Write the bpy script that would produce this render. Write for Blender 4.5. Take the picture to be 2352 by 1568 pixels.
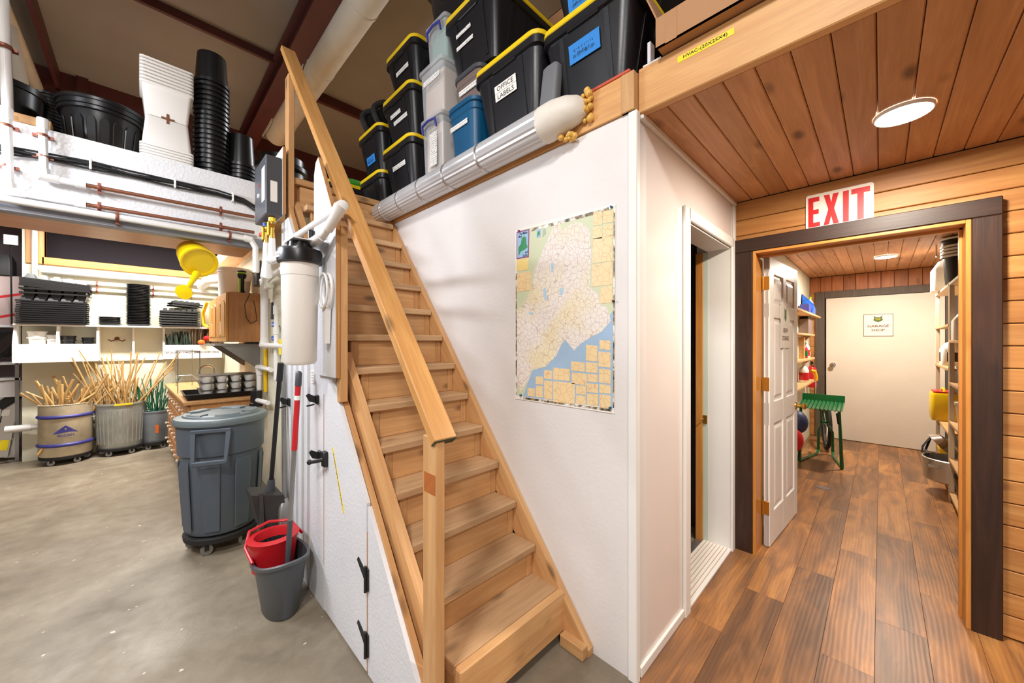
import bpy, bmesh, math, random
from mathutils import Matrix, Vector
random.seed(7)
S = bpy.context.scene
COL = S.collection
for o in list(bpy.data.objects): bpy.data.objects.remove(o)
PI = math.pi

# ------------------------------------------------------------------ camera
FPX, EYE = 847.0, 1.45
cam = bpy.data.cameras.new('camera'); cam.sensor_width = 36.0; cam.lens = FPX/2352*36.0; cam.clip_start = .02
camo = bpy.data.objects.new('camera', cam); COL.objects.link(camo)
camo.location = (0, 0, EYE); camo.rotation_euler = (PI/2, 0, -PI/4); S.camera = camo

# ------------------------------------------------------------------ world, lights, exposure
w = bpy.data.worlds.new('world'); S.world = w; w.use_nodes = True
w.node_tree.nodes['Background'].inputs[0].default_value = (.8, .85, 1, 1)
w.node_tree.nodes['Background'].inputs[1].default_value = .05
def area(name, loc, aim, sx, sy, power, color, spread=PI):
    l = bpy.data.lights.new(name, 'AREA'); l.shape = 'RECTANGLE'; l.size = sx; l.size_y = sy
    l.energy = power; l.color = color; l.spread = spread
    o = bpy.data.objects.new(name, l); COL.objects.link(o); o.location = loc
    o.rotation_euler = (Vector(aim)-Vector(loc)).to_track_quat('-Z', 'Y').to_euler()
    return o
area('high_bay_lamp', (-1.35, .1, 4.3), (-1.0, .3, 0), .5, .5, 85, (1, .975, .95))
area('high_bay_lamp', (-2.6, 2.4, 4.4), (-2.4, 2.4, 0), .4, 1.2, 22, (.95, .96, 1))
area('high_bay_lamp', (-1.9, -2.4, 4.3), (-1.0, -1.4, 0), .5, .5, 88, (1, .975, .95))
area('shop_tube_lamp', (-1.05, 3.2, 2.62), (1.2, 2.2, 1.5), 1.0, .12, 38, (.86, .91, 1))
area('workbench_tube_lamp', (-.1, 6.1, 2.95), (-.1, 6.25, 0), 1.8, .15, 118, (1, .97, .92))
area('loft_fill_light', (3.4, 4.2, 4.4), (3.0, 3.8, 2), .3, 1.0, 45, (.97, .97, 1))  # unseen fill added over the loft to lift the dark roof there
vs = S.view_settings
vs.view_transform = 'Standard'; vs.look = 'None'; vs.exposure = 0.55; vs.gamma = 1.0; vs.use_curve_mapping = False

# ------------------------------------------------------------------ measuring helpers (photo pixel -> point on a real plane)
KK = FPX*math.sqrt(2)
def pX(px, py, X):
    s = (px-1176)/FPX; Y = X*(1-s)/(1+s); return Vector((X, Y, EYE+(784-py)*(X+Y)/KK))
def pY(px, py, Y):
    s = (px-1176)/FPX; X = Y*(1+s)/(1-s); return Vector((X, Y, EYE+(784-py)*(X+Y)/KK))

# ------------------------------------------------------------------ mesh building
class MB:
    def __init__(s): s.v = []; s.f = []
    def add(s, vs, fs, M=None):
        b = len(s.v)
        for v in vs: s.v.append(tuple(M @ Vector(v)) if M else tuple(v))
        for f in fs: s.f.append([i+b for i in f])
        return s
    def box(s, x0, x1, y0, y1, z0, z1, c=0.0, M=None):
        x0, x1 = min(x0, x1), max(x0, x1); y0, y1 = min(y0, y1), max(y0, y1); z0, z1 = min(z0, z1), max(z0, z1)
        if c <= 0:
            v = [(x, y, z) for x in (x0, x1) for y in (y0, y1) for z in (z0, z1)]
            return s.add(v, [(0,1,3,2),(4,6,7,5),(0,4,5,1),(2,3,7,6),(0,2,6,4),(1,5,7,3)], M)
        c = min(c, (x1-x0)*.45, (y1-y0)*.45, (z1-z0)*.45)
        v = []; ix = {}
        for sx in (0, 1):
            for sy in (0, 1):
                for sz in (0, 1):
                    X, Y, Z = (x0, x1)[sx], (y0, y1)[sy], (z0, z1)[sz]
                    xi, yi, zi = X+(c if sx == 0 else -c), Y+(c if sy == 0 else -c), Z+(c if sz == 0 else -c)
                    ix[sx, sy, sz] = len(v); v += [(X, yi, zi), (xi, Y, zi), (xi, yi, Z)]
        f = []
        for a in (0, 1):
            f.append([ix[a,0,0], ix[a,1,0], ix[a,1,1], ix[a,0,1]])
            f.append([ix[0,a,0]+1, ix[1,a,0]+1, ix[1,a,1]+1, ix[0,a,1]+1])
            f.append([ix[0,0,a]+2, ix[1,0,a]+2, ix[1,1,a]+2, ix[0,1,a]+2])
            for b in (0, 1):
                f.append([ix[a,b,0], ix[a,b,1], ix[a,b,1]+1, ix[a,b,0]+1])
                f.append([ix[a,0,b], ix[a,1,b], ix[a,1,b]+2, ix[a,0,b]+2])
                f.append([ix[0,a,b]+1, ix[1,a,b]+1, ix[1,a,b]+2, ix[0,a,b]+2])
        for k in ix.values(): f.append([k, k+1, k+2])
        return s.add(v, f, M)
    def prism(s, pts, axis, a, b, M=None):
        """polygon pts extruded along axis from a to b. axis X: pts=(y,z); Y: (x,z); Z: (x,y)"""
        def mk(p, t):
            return {'X': (t, p[0], p[1]), 'Y': (p[0], t, p[1]), 'Z': (p[0], p[1], t)}[axis]
        n = len(pts); v = [mk(p, a) for p in pts]+[mk(p, b) for p in pts]
        f = [list(range(n)), list(range(2*n-1, n-1, -1))]+[[i, (i+1) % n, n+(i+1) % n, n+i] for i in range(n)]
        return s.add(v, f, M)
    def loft(s, rings, cap0=True, cap1=True, M=None, closed=True):
        n = len(rings[0]); v = [p for r in rings for p in r]; f = []
        for k in range(len(rings)-1):
            for i in range(n if closed else n-1):
                j = (i+1) % n; f.append([k*n+i, k*n+j, (k+1)*n+j, (k+1)*n+i])
        if cap0: f.append(list(range(n))[::-1])
        if cap1: f.append([(len(rings)-1)*n+i for i in range(n)])
        return s.add(v, f, M)
    def lathe(s, prof, c=(0, 0, 0), n=24, cap0=True, cap1=True, M=None, sx=1, sy=1):
        rings = [[(c[0]+r*sx*math.cos(2*PI*i/n), c[1]+r*sy*math.sin(2*PI*i/n), c[2]+z) for i in range(n)] for r, z in prof]
        return s.loft(rings, cap0, cap1, M)
    def tube(s, pts, r, n=8, rs=None, caps=True):
        P = [Vector(p) for p in pts]; m = len(P); T = []
        for i in range(m):
            a = P[i]-P[i-1] if i > 0 else P[1]-P[0]; b = P[i+1]-P[i] if i < m-1 else P[-1]-P[-2]
            t = a.normalized()+b.normalized(); T.append(t.normalized() if t.length > 1e-6 else b.normalized())
        u = T[0].orthogonal().normalized(); rings = []
        for i in range(m):
            u = (u-T[i]*u.dot(T[i])).normalized(); w_ = T[i].cross(u); rr = rs[i] if rs else r
            k = 1.0
            if 0 < i < m-1:
                ca = max(.4, T[i].dot((P[i+1]-P[i]).normalized())); k = 1/ca if ca < .95 else 1
            rings.append([tuple(P[i]+(u*math.cos(2*PI*j/n)+w_*math.sin(2*PI*j/n))*rr*k) for j in range(n)])
        return s.loft(rings, caps, caps)
    def bar(s, p0, p1, wx, h, side=(1, 0, 0), c=0.0):
        """rectangular bar from p0 to p1 (centre line); wx along 'side', h across"""
        p0, p1 = Vector(p0), Vector(p1); t = (p1-p0); L = t.length; t.normalize()
        sd = Vector(side); sd = (sd-t*sd.dot(t)).normalized(); up = sd.cross(t)
        M = Matrix((( sd.x, t.x, up.x, p0.x), (sd.y, t.y, up.y, p0.y), (sd.z, t.z, up.z, p0.z), (0, 0, 0, 1)))
        return s.box(-wx/2, wx/2, 0, L, -h/2, h/2, c, M)
    def sphere(s, c, r, n=12, m=8, sz=1, M=None):
        prof = [(max(1e-4, r*math.sin(PI*k/m)), -r*sz*math.cos(PI*k/m)) for k in range(m+1)]
        return s.lathe(prof, c, n, True, True, M)
def rrect(cx, cy, hx, hy, r, z, n=4):
    out = []
    for qx, qy, a0 in ((1, 1, 0), (-1, 1, PI/2), (-1, -1, PI), (1, -1, 3*PI/2)):
        for i in range(n+1):
            a = a0+PI/2*i/n; out.append((cx+qx*(hx-r)+r*math.cos(a), cy+qy*(hy-r)+r*math.sin(a), z))
    return out
WL = {}
def finish(me, smooth):
    bm = bmesh.new(); bm.from_mesh(me); bmesh.ops.recalc_face_normals(bm, faces=bm.faces); bm.to_mesh(me); bm.free()
    if smooth:
        me.polygons.foreach_set('use_smooth', [True]*len(me.polygons)); me.set_sharp_from_angle(angle=math.radians(38))
def build(name, mb, m, parent=None, smooth=False, origin=None, recalc=True):
    """links the collected shape as ONE mesh object, origin at its base (things) or centre (parts)"""
    xs, ys, zs = zip(*mb.v)
    if origin is None:
        origin = ((min(xs)+max(xs))/2, (min(ys)+max(ys))/2, min(zs) if parent is None else (min(zs)+max(zs))/2)
    O = Vector(origin)
    me = bpy.data.meshes.new(name); me.from_pydata([tuple(Vector(v)-O) for v in mb.v], [], mb.f); me.update()
    if recalc: finish(me, smooth)
    me.materials.append(M_(m))
    o = bpy.data.objects.new(name, me); COL.objects.link(o)
    if parent is not None: o.parent = parent; o.location = O-WL[parent.name]
    else: o.location = O
    WL[o.name] = O
    return o
def tag(o, label, cat, group=None):
    o['label'] = label; o['category'] = cat
    if group: o['group'] = group
    return o
def struct(o): o['kind'] = 'structure'; return o
def thing(name, label, cat, loc, group=None):
    o = bpy.data.objects.new(name, None); COL.objects.link(o); o.location = loc; o.empty_display_size = .05
    WL[o.name] = Vector(loc); return tag(o, label, cat, group)
def dup(root, loc=None, rot=None, label=None, group=None, par=None):
    r = root.copy(); COL.objects.link(r); r.parent = par
    if loc is not None: r.location = loc
    if rot is not None: r.rotation_euler = rot
    if par is None: WL[r.name] = Vector(r.location)
    if label: r['label'] = label
    if group: r['group'] = group
    for ch in list(root.children):
        c = ch.copy(); COL.objects.link(c); c.parent = r
        for g in ch.children:
            d = g.copy(); COL.objects.link(d); d.parent = c
    return r
def text(s, m, parent, pos, xdir, ydir, width=None, height=.02, bold=0.0, name='lettering', align='CENTER'):
    cu = bpy.data.curves.new('t', 'FONT'); cu.body = s; cu.size = 1; cu.align_x = align; cu.align_y = 'CENTER'; cu.offset = bold; cu.resolution_u = 2
    cu.extrude = 0.0
    ob = bpy.data.objects.new('t', cu); COL.objects.link(ob)
    dg = bpy.context.evaluated_depsgraph_get(); dg.update()
    me = bpy.data.meshes.new_from_object(ob.evaluated_get(dg)); bpy.data.objects.remove(ob); bpy.data.curves.remove(cu)
    xs = [v.co.x for v in me.vertices]; ys = [v.co.y for v in me.vertices]
    hx = max(ys)-min(ys); wd = max(xs)-min(xs); ky = height/hx; kx = width/wd if width else ky
    cx = (max(xs)+min(xs))/2 if align == 'CENTER' else min(xs); cy = (max(ys)+min(ys))/2
    X = Vector(xdir).normalized(); Y = Vector(ydir).normalized(); P = Vector(pos)
    for v in me.vertices: v.co = X*((v.co.x-cx)*kx)+Y*((v.co.y-cy)*ky)
    me.name = name; me.materials.clear(); me.materials.append(M_(m)); me.update()
    o = bpy.data.objects.new(name, me); COL.objects.link(o); o.parent = parent; o.location = P-WL[parent.name]; WL[o.name] = P
    return o

# ------------------------------------------------------------------ materials
def lin(c):
    return tuple(((v/255)/12.92 if v/255 <= .04045 else ((v/255+.055)/1.055)**2.4) for v in c)+(1,)
MATS = {}; MDEF = {}
def M_(n):
    if n not in MATS: MATS[n] = MDEF[n](n)
    return MATS[n]
def base(n, rough=.5, metal=0.0):
    m = bpy.data.materials.new(n); m.use_nodes = True; nt = m.node_tree
    b = nt.nodes['Principled BSDF']; b.inputs['Roughness'].default_value = rough; b.inputs['Metallic'].default_value = metal
    return m, nt, b
def N(nt, t, **k):
    n = nt.nodes.new(t)
    for a, v in k.items(): setattr(n, a, v)
    return n
def mixc(nt, fac, a, b, mode='MIX'):
    n = N(nt, 'ShaderNodeMix', data_type='RGBA', blend_type=mode)
    for sock, val in ((n.inputs[0], fac), (n.inputs[6], a), (n.inputs[7], b)):
        if hasattr(val, 'is_output') or isinstance(val, bpy.types.NodeSocket): nt.links.new(val, sock)
        else: sock.default_value = val
    return n.outputs[2]
def noise(nt, vec, scale, detail=3, rough=.55, dist=0):
    n = N(nt, 'ShaderNodeTexNoise'); n.inputs['Scale'].default_value = scale; n.inputs['Detail'].default_value = detail
    n.inputs['Roughness'].default_value = rough; n.inputs['Distortion'].default_value = dist
    nt.links.new(vec, n.inputs['Vector']); return n.outputs[0]
def ramp(nt, fac, stops):
    r = N(nt, 'ShaderNodeValToRGB'); el = r.color_ramp.elements
    while len(el) < len(stops): el.new(.5)
    for e, (p, c) in zip(el, stops): e.position = p; e.color = c if len(c) == 4 else lin(c)
    nt.links.new(fac, r.inputs[0]); return r.outputs[0]
def bump(nt, b, h, st, dist=.01):
    n = N(nt, 'ShaderNodeBump'); n.inputs['Strength'].default_value = st; n.inputs['Distance'].default_value = dist
    nt.links.new(h, n.inputs['Height']); nt.links.new(n.outputs[0], b.inputs['Normal'])
def objvec(nt, rnd=True):
    tc = N(nt, 'ShaderNodeTexCoord'); v = tc.outputs['Object']; oi = N(nt, 'ShaderNodeObjectInfo')
    if rnd:
        a = N(nt, 'ShaderNodeVectorMath', operation='SCALE'); a.inputs[0].default_value = (37, 53, 71); nt.links.new(oi.outputs['Random'], a.inputs[3])
        b = N(nt, 'ShaderNodeVectorMath', operation='ADD'); nt.links.new(v, b.inputs[0]); nt.links.new(a.outputs[0], b.inputs[1]); v = b.outputs[0]
    return v, oi.outputs['Random']
def plain(rgb, rough=.5, metal=0.0, var=0.0, vs=6.0, bs=0.0, bsc=60.0, rv=0.0):
    def mk(n):
        m, nt, b = base(n, rough, metal); c = lin(rgb); b.inputs['Base Color'].default_value = c
        if var or bs or rv:
            v, rnd = objvec(nt, False)
            out = None
            if var:
                f = noise(nt, v, vs, 5); f2 = ramp(nt, f, [(.3, (0, 0, 0, 1)), (.7, (1, 1, 1, 1))])
                out = mixc(nt, f2, tuple(x*(1-var) for x in c[:3])+(1,), tuple(min(1, x*(1+var*.5)) for x in c[:3])+(1,))
            if rv:
                a = N(nt, 'ShaderNodeMapRange'); a.inputs[3].default_value = 1-rv; a.inputs[4].default_value = 1+rv; nt.links.new(rnd, a.inputs[0])
                g = N(nt, 'ShaderNodeCombineXYZ'); [nt.links.new(a.outputs[0], g.inputs[i]) for i in range(3)]
                out = mixc(nt, 1.0, out if out else c, g.outputs[0], 'MULTIPLY')
            if out: nt.links.new(out, b.inputs['Base Color'])
            if bs: bump(nt, b, noise(nt, v, bsc, 3), bs)
        return m
    return mk
def wood(light, dark, axis='X', slope=0.0, knots=1.0, rough=.55, rv=.18, sc=11.0, kc=None, kden=3.0):
    def mk(n):
        m, nt, b = base(n, rough); v, rnd = objvec(nt)
        if slope:
            mp = N(nt, 'ShaderNodeMapping'); mp.inputs['Rotation'].default_value = (-slope, 0, 0); nt.links.new(v, mp.inputs[0]); v = mp.outputs[0]
        ax = 'XYZ'.index(axis)
        def scaled(al, ac):
            q = N(nt, 'ShaderNodeMapping'); sv = [ac]*3; sv[ax] = al; q.inputs['Scale'].default_value = sv; nt.links.new(v, q.inputs[0]); return q.outputs[0]
        g = noise(nt, scaled(.9, sc), 1.6, 6, .6, 1.2)
        fine = noise(nt, scaled(3, 130), 1.0, 2, .5)
        col = ramp(nt, g, [(.25, dark), (.5, tuple((a+c)//2 for a, c in zip(light, dark))), (.72, light)])
        col = mixc(nt, .12, col, ramp(nt, fine, [(.3, (90, 60, 35)), (.7, (255, 235, 205))]), 'MULTIPLY')
        if knots:
            k = N(nt, 'ShaderNodeTexVoronoi'); k.inputs['Scale'].default_value = 1; nt.links.new(scaled(kden*1.1, kden*2.6), k.inputs['Vector'])
            kf = ramp(nt, k.outputs['Distance'], [(.07, (1, 1, 1, 1)), (.20, (0, 0, 0, 1))])
            mm = N(nt, 'ShaderNodeMath', operation='MULTIPLY'); mm.inputs[1].default_value = .75*knots; nt.links.new(kf, mm.inputs[0])
            col = mixc(nt, mm.outputs[0], col, lin(kc or tuple(int(c*.5) for c in dark)))
        a = N(nt, 'ShaderNodeMapRange'); a.inputs[3].default_value = 1-rv; a.inputs[4].default_value = 1+rv*.5; nt.links.new(rnd, a.inputs[0])
        gg = N(nt, 'ShaderNodeCombineXYZ'); [nt.links.new(a.outputs[0], gg.inputs[i]) for i in range(3)]
        col = mixc(nt, 1.0, col, gg.outputs[0], 'MULTIPLY')
        nt.links.new(col, b.inputs['Base Color']); bump(nt, b, fine, .12, .003)
        return m
    return mk
D = MDEF
SL = math.atan(1.25)
PINE = ((222, 176, 122), (196, 144, 92))
for ax in 'XYZ': D['pine'+ax] = wood(*PINE, ax, 0, 1.0, .55, .16)
D['pineS'] = wood((224, 178, 124), (194, 140, 88), 'Y', SL, 1.0, .5, .12)
D['railS'] = wood((226, 172, 104), (196, 136, 74), 'Y', SL, .9, .38, .05)
D['tread'] = wood((216, 178, 134), (182, 142, 102), 'X', 0, .7, .65, .15)
D['plyedge'] = wood((214, 164, 104), (150, 98, 56), 'Z', 0, 0, .6, .1, 60)
D['ceilwood'] = wood((214, 158, 108), (176, 120, 74), 'X', 0, 1.0, .5, .16, 9, (70, 42, 24), 2.6)
D['cedar'] = wood((214, 158, 92), (176, 114, 58), 'Y', 0, 1.0, .5, .2, 9, (90, 50, 24), 2.4)
D['cedarZ'] = wood((196, 130, 80), (156, 92, 52), 'Z', 0, .6, .5, .25, 9)
for ax in 'YZ': D['stain'+ax] = wood((70, 44, 32), (40, 24, 18), ax, 0, .4, .45, .05, 9, (30, 18, 14))
for ax in 'XYZ': D['jamb'+ax] = wood((222, 158, 82), (196, 124, 54), ax, 0, .3, .35, .05, 14)
D['beamY'] = wood((228, 178, 116), (206, 148, 90), 'Y', 0, .3, .5, .06, 7, (150, 90, 60), 1.4)
D['greyframe'] = wood((104, 92, 82), (84, 72, 62), 'Z', 0, 0, .6, .05, 12)
D['oak'] = wood((206, 150, 94), (176, 118, 68), 'Z', 0, 0, .45, .06, 16)
D['oakdoor'] = wood((222, 164, 84), (196, 132, 58), 'Z', 0, 0, .4, .06, 16)
D['oaktop'] = wood((214, 166, 112), (186, 134, 82), 'Y', 0, 0, .45, .05, 14)
D['shelfwood'] = wood((226, 186, 132), (200, 154, 100), 'X', 0, .3, .5, .1, 12)
D['bamboo'] = wood((226, 190, 128), (180, 136, 76), 'Z', 0, .3, .5, .3, 10)
D['cork'] = plain((190, 150, 105), .8)
D['white_wall'] = plain((226, 221, 218), .55, 0, .045, 2.2, .10, 45)
D['ply_wall'] = plain((222, 222, 226), .5, 0, .05, 3, .22, 70)
D['frp'] = plain((232, 222, 216), .22, 0, .03, 2.0, .02, 30)
D['white_trim'] = plain((236, 233, 228), .4, 0, .03, 3)
D['door_white'] = plain((236, 230, 224), .35, 0, .02, 3)
D['garage_door'] = plain((232, 222, 208), .5, 0, .04, 3, .05, 90)
D['cream_wall'] = plain((226, 222, 200), .6, 0, .06, 3, .12, 40)
D['maroon'] = plain((84, 40, 40), .5, 0, .15, 4)
D['maroon_wall'] = plain((74, 46, 50), .6, 0, .12, 3)
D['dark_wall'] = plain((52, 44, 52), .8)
D['beyond'] = plain((122, 110, 116), .8, 0, .1, 3)
D['greypad'] = plain((112, 113, 116), .6)
D['far_wall'] = plain((120, 108, 104), .8, 0, .1, 3)
D['insul'] = plain((142, 137, 132), .75, 0, .08, 1.5, .3, 6)
D['ductwhite'] = plain((206, 200, 186), .7, 0, .08, 6, .2, 25)
D['shell'] = plain((200, 192, 182), .8)
D['plastic_white'] = plain((238, 234, 228), .35)
D['pvc'] = plain((232, 229, 226), .35)
D['plastic_black'] = plain((18, 18, 20), .32, 0, 0, 6, .03, 200)
D['tote_black'] = plain((25, 25, 29), .36, 0, 0, 6, .05, 160)
D['black'] = plain((20, 20, 22), .5)
D['rubber'] = plain((30, 29, 29), .75)
D['yellow'] = plain((240, 204, 24), .4)
D['yellow_can'] = plain((244, 208, 12), .32)
D['green_lid'] = plain((60, 150, 50), .4)
D['greyplastic'] = plain((78, 87, 97), .42, 0, .05, 3, .06, 180)
D['greylid'] = plain((98, 108, 110), .42, 0, .05, 3, .06, 180)
D['greybucket'] = plain((78, 82, 86), .4, 0, .05, 4)
D['darkgrey'] = plain((72, 74, 80), .4)
D['heaterbox'] = plain((84, 86, 92), .38, .3)
D['red'] = plain((196, 30, 38), .35)
D['redpaint'] = plain((200, 84, 56), .6)
D['signred'] = plain((214, 34, 40), .4)
D['orange'] = plain((236, 110, 30), .5)
D['blue'] = plain((30, 78, 170), .4)
D['bluebag'] = plain((34, 92, 190), .28, 0, .5, 30)
D['teal'] = plain((10, 82, 122), .42)
D['tape_blue'] = plain((40, 132, 214), .6)
D['greenmetal'] = plain((16, 98, 48), .3)
D['greenstake'] = plain((36, 104, 72), .5, 0, 0, 1, 0, 1, .3)
D['darkstake'] = plain((40, 54, 44), .6, 0, 0, 1, 0, 1, .4)
D['brownstake'] = plain((104, 80, 56), .6, 0, 0, 1, 0, 1, .4)
D['copper'] = plain((150, 98, 74), .4, .7)
D['copperband'] = plain((142, 84, 66), .45, .5)
D['brass'] = plain((206, 160, 72), .28, .9)
D['chrome'] = plain((210, 208, 206), .2, 1)
D['alum'] = plain((200, 198, 196), .34, .9)
D['galv'] = plain((182, 186, 182), .42, .4, .2, 8)
D['galvblue'] = plain((150, 160, 172), .45, .5, .15, 8)
D['drumsteel'] = plain((204, 190, 162), .45, .2, .30, 5)
D['drumblue'] = plain((62, 62, 140), .45, .1, .3, 12)
D['steelgrey'] = plain((150, 148, 146), .35, .7)
D['channel'] = plain((140, 142, 150), .45, .4)
D['shelfmetal'] = plain((204, 188, 162), .45, .1)
D['cardboard'] = plain((176, 130, 90), .8, 0, .05, 5)
D['foam'] = plain((228, 178, 84), .5, 0, .2, 20, .5, 30)
D['ductend'] = plain((224, 216, 204), .5, 0, .05, 10, .2, 15)
D['paper'] = plain((240, 236, 230), .6)
D['signwhite'] = plain((242, 236, 226), .4)
D['ink'] = plain((46, 34, 28), .7)
D['inkbrown'] = plain((120, 74, 50), .7)
D['inkblue'] = plain((60, 64, 150), .6)
D['label_yellow'] = plain((240, 214, 20), .5)
D['patch'] = plain((178, 100, 44), .5, 0, .15, 30)
D['greenend'] = plain((40, 62, 44), .5)
D['taupe'] = plain((120, 102, 96), .45)
D['clay'] = plain((232, 212, 192), .6, 0, .05, 5)
D['seafoam'] = plain((120, 176, 160), .5)
D['pipe_yellow'] = plain((232, 190, 20), .4)
D['shovel'] = plain((64, 60, 58), .55, .3, .3, 6)
D['emblem'] = plain((84, 104, 50), .6)
D['palegreen'] = plain((206, 216, 200), .5)
D['sheetmetal'] = plain((206, 208, 208), .4, .2, .08, 6)
D['lime'] = plain((170, 214, 40), .4)
D['taupe2'] = plain((190, 170, 168), .7)
D['navy'] = plain((44, 56, 96), .5)
D['yellow_orange'] = plain((250, 176, 20), .4)
D['map_green'] = plain((206, 212, 178), .5, 0, .03, 8)
D['map_sea'] = plain((160, 188, 214), .5, 0, .06, 9)
D['map_lake'] = plain((176, 204, 222), .5)
D['map_state'] = plain((50, 140, 84), .5, 0, .1, 20)
D['map_grey'] = plain((170, 182, 166), .5)
D['map_purple'] = plain((150, 50, 120), .5)
D['map_title'] = plain((152, 188, 222), .5)
D['map_yellow'] = plain((244, 216, 140), .5, 0, .05, 30)

def m_concrete(n):
    m, nt, b = base(n, .55); v, _ = objvec(nt, False)
    c = ramp(nt, noise(nt, v, 1.3, 6, .6, .6), [(.3, (116, 104, 88)), (.5, (142, 130, 111)), (.72, (164, 153, 135))])
    c = mixc(nt, .5, c, ramp(nt, noise(nt, v, 9, 6, .65, .4), [(.3, (190, 180, 168)), (.7, (255, 255, 255))]), 'MULTIPLY')
    sp = ramp(nt, noise(nt, v, 23, 3, .5), [(.72, (0, 0, 0, 1)), (.76, (1, 1, 1, 1))])
    c = mixc(nt, sp, c, lin((214, 206, 192))); nt.links.new(c, b.inputs['Base Color'])
    nt.links.new(ramp(nt, noise(nt, v, 5, 4), [(.3, (.35, .35, .35, 1)), (.7, (.65, .65, .65, 1))]), b.inputs['Roughness'])
    bump(nt, b, noise(nt, v, 40, 4), .08); return m
D['concrete'] = m_concrete
def m_vinyl(n):
    m, nt, b = base(n, .38); v, rnd = objvec(nt)
    q = N(nt, 'ShaderNodeMapping'); q.inputs['Scale'].default_value = (1.0, 6, 6); nt.links.new(v, q.inputs[0])
    g = noise(nt, q.outputs[0], 1.7, 5, .55, 1.0)
    blot = noise(nt, v, 3.1, 3, .5)
    q2 = N(nt, 'ShaderNodeMapping'); q2.inputs['Scale'].default_value = (2.2, 16, 16); nt.links.new(v, q2.inputs[0])
    wv = N(nt, 'ShaderNodeTexWave'); wv.inputs['Scale'].default_value = 1.1; wv.inputs['Distortion'].default_value = 14; wv.inputs['Detail'].default_value = 2
    wv.bands_direction = 'Y'; wv.inputs['Detail Scale'].default_value = .35; nt.links.new(q2.outputs[0], wv.inputs['Vector'])
    a = N(nt, 'ShaderNodeMath', operation='ADD'); nt.links.new(g, a.inputs[0])
    mm = N(nt, 'ShaderNodeMapRange'); mm.inputs[3].default_value = -.13; mm.inputs[4].default_value = .17; nt.links.new(rnd, mm.inputs[0]); nt.links.new(mm.outputs[0], a.inputs[1])
    c = ramp(nt, a.outputs[0], [(.3, (104, 72, 48)), (.5, (138, 95, 60)), (.66, (170, 116, 66)), (.8, (192, 136, 76))])
    c = mixc(nt, ramp(nt, blot, [(.52, (0, 0, 0, 1)), (.72, (.55, .55, .55, 1))]), c, lin((112, 84, 62)))
    c = mixc(nt, .15, c, ramp(nt, wv.outputs[0], [(.0, (110, 80, 60)), (.35, (255, 255, 255))]), 'MULTIPLY')
    nt.links.new(c, b.inputs['Base Color']); bump(nt, b, wv.outputs[0], .10, .002); return m
D['vinyl'] = m_vinyl
def m_osb(n):
    m, nt, b = base(n, .38); v, _ = objvec(nt, False); b.inputs['Base Color'].default_value = lin((224, 224, 226))
    q = N(nt, 'ShaderNodeTexVoronoi'); q.inputs['Scale'].default_value = 62; nt.links.new(v, q.inputs['Vector'])
    bump(nt, b, q.outputs['Distance'], .22, .005); return m
D['osb'] = m_osb
def m_corr(n):
    m, nt, b = base(n, .3, .35); v, _ = objvec(nt, False); b.inputs['Base Color'].default_value = lin((206, 206, 208)); return m
D['clearduct'] = m_corr
def m_map(n):
    m, nt, b = base(n, .6); v, _ = objvec(nt, False)
    c = ramp(nt, noise(nt, v, 5, 3), [(.42, (236, 228, 220)), (.66, (236, 222, 184))])
    k = N(nt, 'ShaderNodeTexVoronoi', feature='DISTANCE_TO_EDGE'); k.inputs['Scale'].default_value = 38; nt.links.new(v, k.inputs['Vector'])
    c = mixc(nt, ramp(nt, k.outputs['Distance'], [(.014, (.55, .55, .55, 1)), (.04, (0, 0, 0, 1))]), c, lin((170, 120, 110)))
    k2 = N(nt, 'ShaderNodeTexVoronoi', feature='DISTANCE_TO_EDGE'); k2.inputs['Scale'].default_value = 95; nt.links.new(v, k2.inputs['Vector'])
    c = mixc(nt, ramp(nt, k2.outputs['Distance'], [(.02, (.25, .25, .25, 1)), (.06, (0, 0, 0, 1))]), c, lin((150, 140, 150)))
    nt.links.new(c, b.inputs['Base Color']); return m
D['map_land'] = m_map
def m_inset(n):
    m, nt, b = base(n, .4); v, _ = objvec(nt)
    k = N(nt, 'ShaderNodeTexVoronoi', feature='DISTANCE_TO_EDGE'); k.inputs['Scale'].default_value = 30; nt.links.new(v, k.inputs['Vector'])
    c = mixc(nt, ramp(nt, k.outputs['Distance'], [(.015, (.4, .4, .4, 1)), (.04, (0, 0, 0, 1))]), lin((238, 210, 160)), lin((190, 110, 80)))
    nt.links.new(c, b.inputs['Base Color']); return m
D['map_inset'] = m_inset
def m_border(n):
    m, nt, b = base(n, .45); v, _ = objvec(nt)
    c = ramp(nt, noise(nt, v, 28, 3), [(.36, (60, 64, 54)), (.48, (150, 130, 96)), (.6, (236, 232, 226))]); nt.links.new(c, b.inputs['Base Color']); return m
D['map_photo'] = m_border
def m_scrib(n):
    m, nt, b = base(n, .6); v, _ = objvec(nt)
    sx = N(nt, 'ShaderNodeSeparateXYZ'); nt.links.new(v, sx.inputs[0])
    a = N(nt, 'ShaderNodeMath', operation='MULTIPLY'); a.inputs[1].default_value = 420; nt.links.new(sx.outputs[2], a.inputs[0])
    s_ = N(nt, 'ShaderNodeMath', operation='SINE'); nt.links.new(a.outputs[0], s_.inputs[0])
    q = N(nt, 'ShaderNodeMapping'); q.inputs['Scale'].default_value = (1, 1, .2); nt.links.new(v, q.inputs[0])
    r1 = ramp(nt, noise(nt, q.outputs[0], 260, 1), [(.46, (0, 0, 0, 1)), (.54, (1, 1, 1, 1))]); r2 = ramp(nt, s_.outputs[0], [(.45, (0, 0, 0, 1)), (.6, (1, 1, 1, 1))])
    k = mixc(nt, 1.0, r1, r2, 'MULTIPLY'); nt.links.new(mixc(nt, k, lin((238, 236, 232)), lin((96, 92, 90))), b.inputs['Base Color']); return m
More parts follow.
